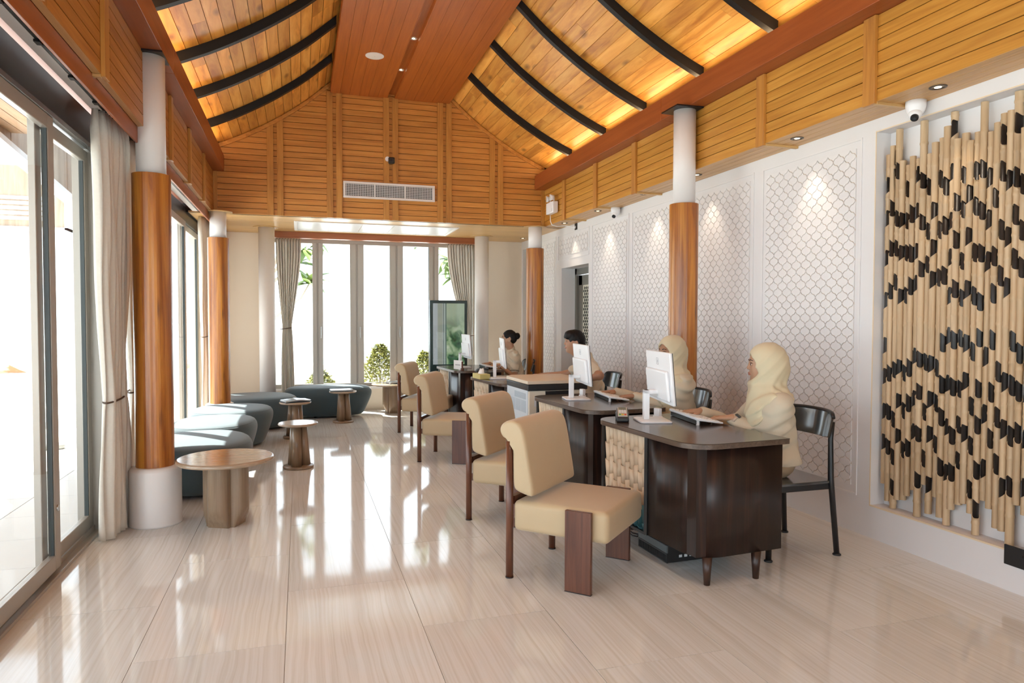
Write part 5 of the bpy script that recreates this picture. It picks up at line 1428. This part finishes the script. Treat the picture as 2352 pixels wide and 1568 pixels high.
def person(label, loc, head_deg, hands, sleeves, hair, skin, seat=.455, lean=.03, height=1.0, body_deg=180, trousers=True, shirt_col=None, headp=None):
    """loc: floor point under hips; hands: [(wrist world, pointing dir deg)] left (toward -y world), right"""
    rz = math.radians(body_deg); t = thing('person', label, 'person', (loc[0], loc[1], 0), rz)
    def loc2(p):
        dx, dy = p[0]-loc[0], p[1]-loc[1]; c, s_ = math.cos(-rz), math.sin(-rz); return np.array((dx*c-dy*s_, dx*s_+dy*c, p[2]))
    hip = np.array((0, 0, seat+.09)); H = height
    sh_z = seat+.50*H; chest = np.array((lean, 0, seat+.375*H)); neck0 = np.array((lean+.0, 0, sh_z+.02)); neck1 = np.array((lean+.03, 0, sh_z+.11))
    hc = np.array((lean+.035, 0, sh_z+.20)) if headp is None else loc2(headp)   # centre of cranium
    if headp is not None: neck1 = hc+np.array((-.01, 0, -.10))
    hy = math.radians(head_deg)-rz; ch, shh = math.cos(hy), math.sin(hy)
    def HP(x, y, z): return np.array((hc[0]+x*ch-y*shh, hc[1]+x*shh+y*ch, hc[2]+z))
    Rm = [[ch, shh, 0], [-shh, ch, 0], [0, 0, 1]]   # columns convention used by ell()
    Rm = [[ch, -shh, 0], [shh, ch, 0], [0, 0, 1]]
    arms = []
    for s_, (w, deg, bend) in zip((1, -1), hands):
        wl = loc2(w); S = np.array((lean-.005, s_*.158, sh_z-.050)); Lu, Lf = .265*H, .245*H
        d = wl-S; L_ = np.linalg.norm(d)
        if L_ > (Lu+Lf)*.985: Lu = Lf = L_/2/.985
        a = (Lu**2-Lf**2+L_**2)/(2*L_); h = math.sqrt(max(0, Lu**2-a*a)); u = d/L_
        dn = np.array(bend if bend is not None else (-.25, s_*.45, -1.0)); dn = dn-u*(dn@u); dn /= np.linalg.norm(dn)
        E = S+u*a+dn*h; arms.append((S, E, wl, math.radians(deg)-rz, s_))
    minx = -.24; maxx = max([a[2][0] for a in arms]+[.5])+.24
    ys_lo = min([a[2][1] for a in arms]+[a[1][1] for a in arms]+[-.24])-.14; ys_hi = max([a[2][1] for a in arms]+[a[1][1] for a in arms]+[.24])+.14
    hx = (hc[0]-.13, hc[0]+.15); hyr = (hc[1]-.12, hc[1]+.12); hz = (hc[2]-.16, hc[2]+.12)
    hands_x = [(a[2][0]-.03, a[2][0]+.20) for a in arms]; hands_y = [(a[2][1]-.08, a[2][1]+.08) for a in arms]; hands_z = [(a[2][2]-.05, a[2][2]+.03) for a in arms]
    xs = axis_pts(minx, maxx, [hx]+hands_x, .0032, .009); ys = axis_pts(ys_lo, ys_hi, [hyr]+hands_y, .0034, .009); zs = axis_pts(0.0, hc[2]+.16, [hz]+hands_z, .0032, .010)
    F = Field(xs, ys, zs)
    # torso
    F.ell(hip, (.100, .150, .105), .05); F.ell((lean*.5, 0, seat+.24), (.095, .125, .13), .06); F.ell(chest, (.10, .148, .14), .05)
    F.cap((lean-.01, .11, sh_z-.040), (lean-.01, -.11, sh_z-.040), .053, .053, .05)
    F.cap(neck0, neck1, .052, .047, .03)
    # legs
    for s_ in (1, -1):
        F.cap((.02, s_*.085, seat+.085), (.40, s_*.10, seat+.055), .080, .058, .04); F.cap((.40, s_*.10, seat+.04), (.38, s_*.10, .10), .055, .038, .03)
        F.cap((.36, s_*.10, .045), (.50, s_*.11, .035), .038, .030, .02)
    # head
    F.ell(hc, (.094, .073, .098), .012, R=Rm)
    F.ell(HP(.030, 0, -.060), (.060, .054, .066), .03, R=Rm); F.ell(HP(.062, 0, -.105), (.022, .020, .016), .022, R=Rm)
    F.ell(HP(.045, .030, -.045), (.036, .026, .034), .02, R=Rm); F.ell(HP(.045, -.030, -.045), (.036, .026, .034), .02, R=Rm)
    F.cap(HP(.030, 0, -.085), neck1-np.array((0, 0, .01)), .040, .048, .03)
    # brow, nose, eye hollows, lips
    F.cap(HP(.080, .028, .012), HP(.080, -.028, .012), .014, .014, .014)
    for s_ in (1, -1): F.ell(HP(.097, s_*.031, -.010), (.014, .018, .010), .010, 'c', R=Rm)
    for s_ in (1, -1): F.ell(HP(.079, s_*.031, -.010), (.0125, .0145, .0105), .003, R=Rm)
    F.cap(HP(.088, 0, .000), HP(.1015, 0, -.034), .0066, .0092, .009); F.ell(HP(.094, .009, -.038), (.010, .0075, .006), .006, R=Rm); F.ell(HP(.094, -.009, -.038), (.010, .0075, .006), .006, R=Rm)
    F.cap(HP(.088, .017, -.066), HP(.088, -.017, -.066), .0075, .0075, .005); F.cap(HP(.096, .010, -.0645), HP(.096, -.010, -.0645), .0058, .0058, .004); F.cap(HP(.094, .011, -.074), HP(.094, -.011, -.074), .0062, .0062, .004)
    F.cap(HP(.108, .016, -.0695), HP(.108, -.016, -.0695), .0022, .0022, .003, 'c')
    for s_ in (() if hair == 'hijab' else (1, -1)):
        F.ell(HP(-.006, s_*.076, -.018), (.018, .010, .030), .008, R=Rm); F.ell(HP(.002, s_*.086, -.016), (.010, .006, .018), .004, 'c', R=Rm)
    # arms and hands
    for (S, E, Wp, dr, s_) in arms:
        F.cap(S, E, .047, .037, .03); F.cap(E, Wp, .036, .0235, .025, sq=(1, 1, 1))
        dx, dy = math.cos(dr), math.sin(dr); f = np.array((dx, dy, -.10)); f /= np.linalg.norm(f); lat = np.array((-dy, dx, 0.))  # lat = left of pointing
        up_ = np.array((0, 0, 1.)); thumb = -s_*1.0  # thumb side: inward
        # palm
        for q, w in ((-.026, .0125), (-.009, .0135), (.009, .0135), (.026, .0120)):
            F.cap(Wp+lat*q*.55+f*.005, Wp+f*.078+lat*q+up_*(.006-.06*abs(q)), .0145, w, .012)
        for qi, (q, ln) in enumerate(((-.028, .060), (-.0095, .072), (.0095, .078), (.028, .070))):
            if thumb > 0: pass
            qq = q if thumb > 0 else -q
            a0 = Wp+f*.080+lat*qq+up_*.004; sprd = lat*(qq*.16)
            a1 = a0+(f*.88+up_*.10)*ln*.42+sprd; a2 = a1+(f*.86-up_*.42)*ln*.34+sprd*.5; a3 = a2+(f*.66-up_*.66)*ln*.28
            F.cap(a0, a1, .0092, .0088, .004); F.cap(a1, a2, .0086, .0080, .003); F.cap(a2, a3, .0078, .0066, .003)
        t0 = Wp+f*.022+lat*(thumb*.020); t1 = t0+f*.030+lat*(thumb*.024)-up_*.006; t2 = t1+f*.030+lat*(thumb*.008)-up_*.008; t3 = t2+f*.022-up_*.004
        F.cap(t0, t1, .0145, .0115, .010); F.cap(t1, t2, .0108, .0096, .004); F.cap(t2, t3, .0094, .0076, .003)
    lipc = HP(.097, 0, -.0695)
    def asg(P):
        L_ = (P-lipc); x = L_[:, 0]*ch+L_[:, 1]*shh; y = -L_[:, 0]*shh+L_[:, 1]*ch; z = L_[:, 2]
        return ((np.abs(y) < .0215) & (np.abs(z) < .0090*(1-.55*(np.abs(y)/.0215)**2)) & (x > -.012)).astype(int)
    F.mesh('body', [skin, M_LIP], t, asg)
    # eyes and brows
    mb = MB()
    for s_ in (1, -1):
        c = HP(.0795, s_*.031, -.0105); mb.sph(c, (.0130, .0130, .0072), 14, 10)
    for v in range(0): pass
    mb.build('eyes', M_EYEW, t)
    mb = MB()
    for s_ in (1, -1):
        c = HP(.0895, s_*.0315, -.0105); mb.sph(c, (.0046, .0056, .0060), 12, 8)
        pts = [HP(.0935-.010*abs(q-.35)*1.5, s_*(.014+.034*q), -.0035+.003*math.sin(q*PI)) for q in np.linspace(0, 1, 7)]; mb.tube([Vector(p) for p in pts], [.0014]*7, 6)
        pts = [HP(.0955-.016*q*q, s_*(.012+.036*q), .012+.005*math.sin(q*PI)) for q in np.linspace(0, 1, 7)]; mb.tube([Vector(p) for p in pts], [.0022,.0034,.0038,.0036,.003,.0024,.001], 6)
    mb.build('iris_and_brows', M_HAIR, t)
    # ---- shirt
    sxs = axis_pts(minx, maxx, [(9, 9)], .006, .0062); sys_ = axis_pts(ys_lo, ys_hi, [(9, 9)], .006, .0062); szs = axis_pts(seat-.03, sh_z+.12, [(9, 9)], .006, .0062)
    G = Field(sxs, sys_, szs); ex = .016
    G.ell(hip, (.108+ex, .160+ex, .125), .05); G.ell((lean*.5-.012, 0, seat+.22), (.112+ex, .145+ex, .20), .06); G.ell(chest, (.102+ex, .150+ex, .15), .06)
    G.cap((lean-.01, .11, sh_z-.042), (lean-.01, -.11, sh_z-.042), .053+ex*.7, .053+ex*.7, .05); G.cap(neck0-np.array((0, 0, .02)), neck0+np.array((.004, 0, .035)), .055, .050, .03)
    # hem spread
    G.cap((-.02, .07, seat+.07), (-.02, -.07, seat+.07), .108, .108, .05)
    cuffs = []
    for (S, E, Wp, dr, s_), sl in zip(arms, sleeves):
        if sl >= 1:
            G.cap(S, E, .058, .053, .07); G.cap(E, E+(Wp-E)*(.96), .053, .036, .04)
            cuffs.append((E+(Wp-E)*.93, E+(Wp-E)*.985, .0345))
        else:
            m_ = S+(E-S)*sl; G.cap(S, m_, .062, .058, .035); cuffs.append((S+(E-S)*(sl+.02), S+(E-S)*(sl+.10), .054))
    ph = loc[1]*3
    def fold(X, Y, Z):
        return (.0050*np.sin(70*Z+38*Y+ph+2.6*np.sin(14*X+ph)+30*X)*(1+.8*np.sin(17*Y+12*X+9*Z+ph))+.0040*np.sin(60*Y+16*Z+25*X+ph)*np.sin(9*Z+ph)).astype(np.float32)
    G.disp(fold, (minx, ys_lo, 0), (maxx, ys_hi, sh_z+.03))
    # trim below hem
    G.fn(lambda X, Y, Z: (Z-(seat+.075)+.02*X+Y*0).astype(np.float32), (-9, -9, 0), (9, 9, 9), 0, 'c')
    G.D = np.maximum(G.D, ((seat+.02)-G.zs)[None, None, :]) if False else G.D
    sh = G.mesh('shirt', [M_SHIRT if shirt_col is None else shirt_col], t)
    for (a, b_, r_) in cuffs:
        if hair in ('bun',) :
            d = Vector(b_-a).normalized(); mb = MB(); p = Vector(a)+d*.012; mb.tube([p, p+d*.006], [r_+.007, r_+.0065], 28, 0, False); mb.build('sleeve_trim', M_BROWNTRIM, t, solid=.002)
    # trousers
    T = Field(axis_pts(-.22, .62, [(9, 9)], .01, .011), axis_pts(-.28, .28, [(9, 9)], .01, .011), axis_pts(.05, seat+.20, [(9, 9)], .01, .011))
    T.ell(hip, (.116, .165, .100), .05)
    for s_ in (1, -1):
        T.cap((.02, s_*.09, seat+.08), (.41, s_*.10, seat+.055), .090, .072, .04); T.cap((.405, s_*.10, seat+.04), (.385, s_*.10, .10), .070, .062, .03)
    T.mesh('trousers', [M_TROU], t)
    for s_ in (1, -1):
        mb = MB(); mb.tube([(.33, s_*.105, .045), (.40, s_*.107, .04), (.52, s_*.112, .03), (.56, s_*.112, .025)], [.042, .046, .036, .02], 14); mb.build('shoe', M_BLKP, t)
    # ---- hair / hijab
    hs = (axis_pts(hc[0]-.30, hc[0]+.24, [(9, 9)], .0045, .0045), axis_pts(hc[1]-.24, hc[1]+.24, [(9, 9)], .0045, .0045), axis_pts(sh_z-.36 if hair == 'hijab' else hc[2]-.14, hc[2]+.15, [(9, 9)], .0045, .0045))
    K = Field(*hs)
    if hair == 'short':
        K.ell(HP(-.010, 0, .014), (.100, .084, .101), .01, R=Rm); K.ell(HP(-.04, 0, -.01), (.072, .078, .085), .02, R=Rm); K.ell(HP(.045, 0, .062), (.058, .072, .045), .02, R=Rm)
        K.ell(HP(.085, 0, .035), (.022, .055, .022), .02, R=Rm)
        # open the face, free the ears and neck
        K.ell(HP(.115, 0, -.045), (.085, .085, .070), .008, 'c', R=Rm); K.ell(HP(.03, .085, -.05), (.045, .035, .055), .008, 'c', R=Rm); K.ell(HP(.03, -.085, -.05), (.045, .035, .055), .008, 'c', R=Rm)
        K.fn(lambda X, Y, Z: (Z-(hc[2]-.075)+0*X+0*Y).astype(np.float32), (-9, -9, 0), (9, 9, 9), .01, 'c')
        K.disp(lambda X, Y, Z: (.0016*np.sin(170*(X+Y))*np.sin(60*Z+40*X)).astype(np.float32), (-9, -9, 0), (9, 9, 9))
        K.mesh('hair', [M_HAIR], t)
    elif hair == 'bun':
        K.ell(HP(-.008, 0, .010), (.098, .079, .098), .01, R=Rm); K.ell(HP(-.045, 0, -.01), (.060, .066, .075), .02, R=Rm)
        K.ell(HP(.125, 0, -.045), (.085, .10, .105), .008, 'c', R=Rm); K.ell(HP(.02, .085, -.05), (.045, .03, .05), .008, 'c', R=Rm); K.ell(HP(.02, -.085, -.05), (.045, .03, .05), .008, 'c', R=Rm)
        K.ell(HP(-.110, 0, .022), (.040, .048, .046), .008, R=Rm)
        K.disp(lambda X, Y, Z: (.0012*np.sin(150*Z+60*X)).astype(np.float32), (-9, -9, 0), (9, 9, 9))
        K.mesh('hair', [M_HAIR], t)
        mb = MB()
        for s_ in (1, -1): mb.sph(HP(.0, s_*.088, -.046), .006, 10, 8)
        mb.build('earring', plain('pearl', (.8,.76,.68), .25), t)
    else:
        K.ell(HP(-.016, 0, .012), (.119, .097, .116), .01, R=Rm); K.ell(HP(-.072, 0, -.035), (.072, .078, .082), .03, R=Rm)
        K.cap(HP(-.020, 0, -.07), (neck0[0]-.0, 0, sh_z+.00), .086, .098, .05); K.ell((lean-.0, 0, sh_z-.030), (.120, .190, .085), .05)
        K.ell((lean+.045, -.01, sh_z-.11), (.090, .125, .14), .05)
        K.cap(HP(.045, .0, -.125), (lean+.07, .02, sh_z-.14), .052, .066, .04)
        K.cap((lean+.085, .03, sh_z-.10), (lean+.095, .06, sh_z-.29), .060, .050, .04, sq=(1, 1.4, 1))
        # opening for the face (tilted oval tunnel)
        fdir = np.array((ch, shh, 0)); 
        def tun(X, Y, Z):
            x = (X-hc[0])*ch+(Y-hc[1])*shh; y = -(X-hc[0])*shh+(Y-hc[1])*ch; z = Z-hc[2]+.022
            w = .056+0*x; r_ = np.sqrt((y/.061)**2+(np.where(z > 0, z/.080, z/.100))**2)
            return (np.maximum((r_-1)*.055, .030-x+.35*np.abs(z)*0)).astype(np.float32)
        K.fn(tun, (hc[0]-.25, hc[1]-.25, hc[2]-.17), (hc[0]+.25, hc[1]+.25, hc[2]+.15), .010, 'c')
        def fold2(X, Y, Z):
            x = (X-hc[0])*ch+(Y-hc[1])*shh; y = -(X-hc[0])*shh+(Y-hc[1])*ch; z = Z-hc[2]
            low = np.clip((-z-.03)/.08, 0, 1)
            w1 = x*.75+z*.6; th = 95*w1+22*np.abs(y)+1.6*np.sin(20*z+9*x); a = .0030*(np.sin(th)+.4*np.sin(2*th+1.0))*(.55+.75*low)
            b = .0042*np.sin(105*y+50*x-14*z+1.4*np.sin(16*z))*np.clip((-z-.10)/.08, 0, 1)
            return (a+b).astype(np.float32)
        K.disp(fold2, (-9, -9, 0), (9, 9, 9))
        K.mesh('headscarf', [M_HIJAB], t)
    return t, arms, loc2
def watch(t, arm, label='black watch with pale strap'):
    S, E, Wp, dr, s_ = arm; d = Vector(E-Wp).normalized(); c = Vector(Wp)+d*.022; mb = MB()
    mb.tube([c-d*.009, c+d*.009], [.031, .032], 26, 0, False); w = mb.build('watch_strap', plain('strap', (.55,.42,.33), .5), t, solid=.003)
    mb = MB(); upv = Vector((0, 0, 1)); side = d.cross(upv).normalized(); n = side.cross(d).normalized(); n = n if n.z > 0 else -n
    mb.obox(c+n*.034, d*.018, side*.016, n*.005); mb.build('watch_face', M_BLKP, w, bevel=.004)
P1 = person('person in pale yellow headscarf and cream blouse at the nearest desk, black watch, typing', (2.82, 3.63), 152,
            [((2.585, 3.735, .797), 150, (-.5, .35, -.8)), ((2.52, 3.98, .812), 172, None)], (1.0, 1.0), 'hijab', M_SKIN2, lean=.03, height=.98, body_deg=164)
watch(P1[0], P1[1][0])
P2 = person('person in pale yellow headscarf partly hidden by a monitor, before the big right column', (2.85, 4.84), 188,
            [((2.56, 5.00, .80), 165, (-.5, .35, -.8)), ((2.53, 5.30, .808), 178, None)], (1.0, 1.0), 'hijab', M_SKIN, lean=.03, height=1.02)
P3_ = person('black haired man in cream short sleeved shirt stretching an arm behind the printer', (2.86, 6.50), 170,
            [((2.54, 6.24, .80), 160, (-.3, 1.0, -.25)), ((2.46, 7.00, .815), 140, (-.1, -.3, -1.0))], (.62, .62), 'short', M_SKIN, lean=.06, height=1.06, body_deg=160, headp=(2.69, 6.61, 1.195))
P4 = person('smiling person with black hair bun and cream short sleeved shirt at the farthest desk', (2.80, 9.02), 165,
            [((2.56, 8.93, .80), 172, (-.5, .45, -.8)), ((2.50, 9.22, .805), 178, None)], (.62, .62), 'bun', M_SKIN2, lean=.05, height=1.05, seat=.44)
watch(P4[0], P4[1][0])
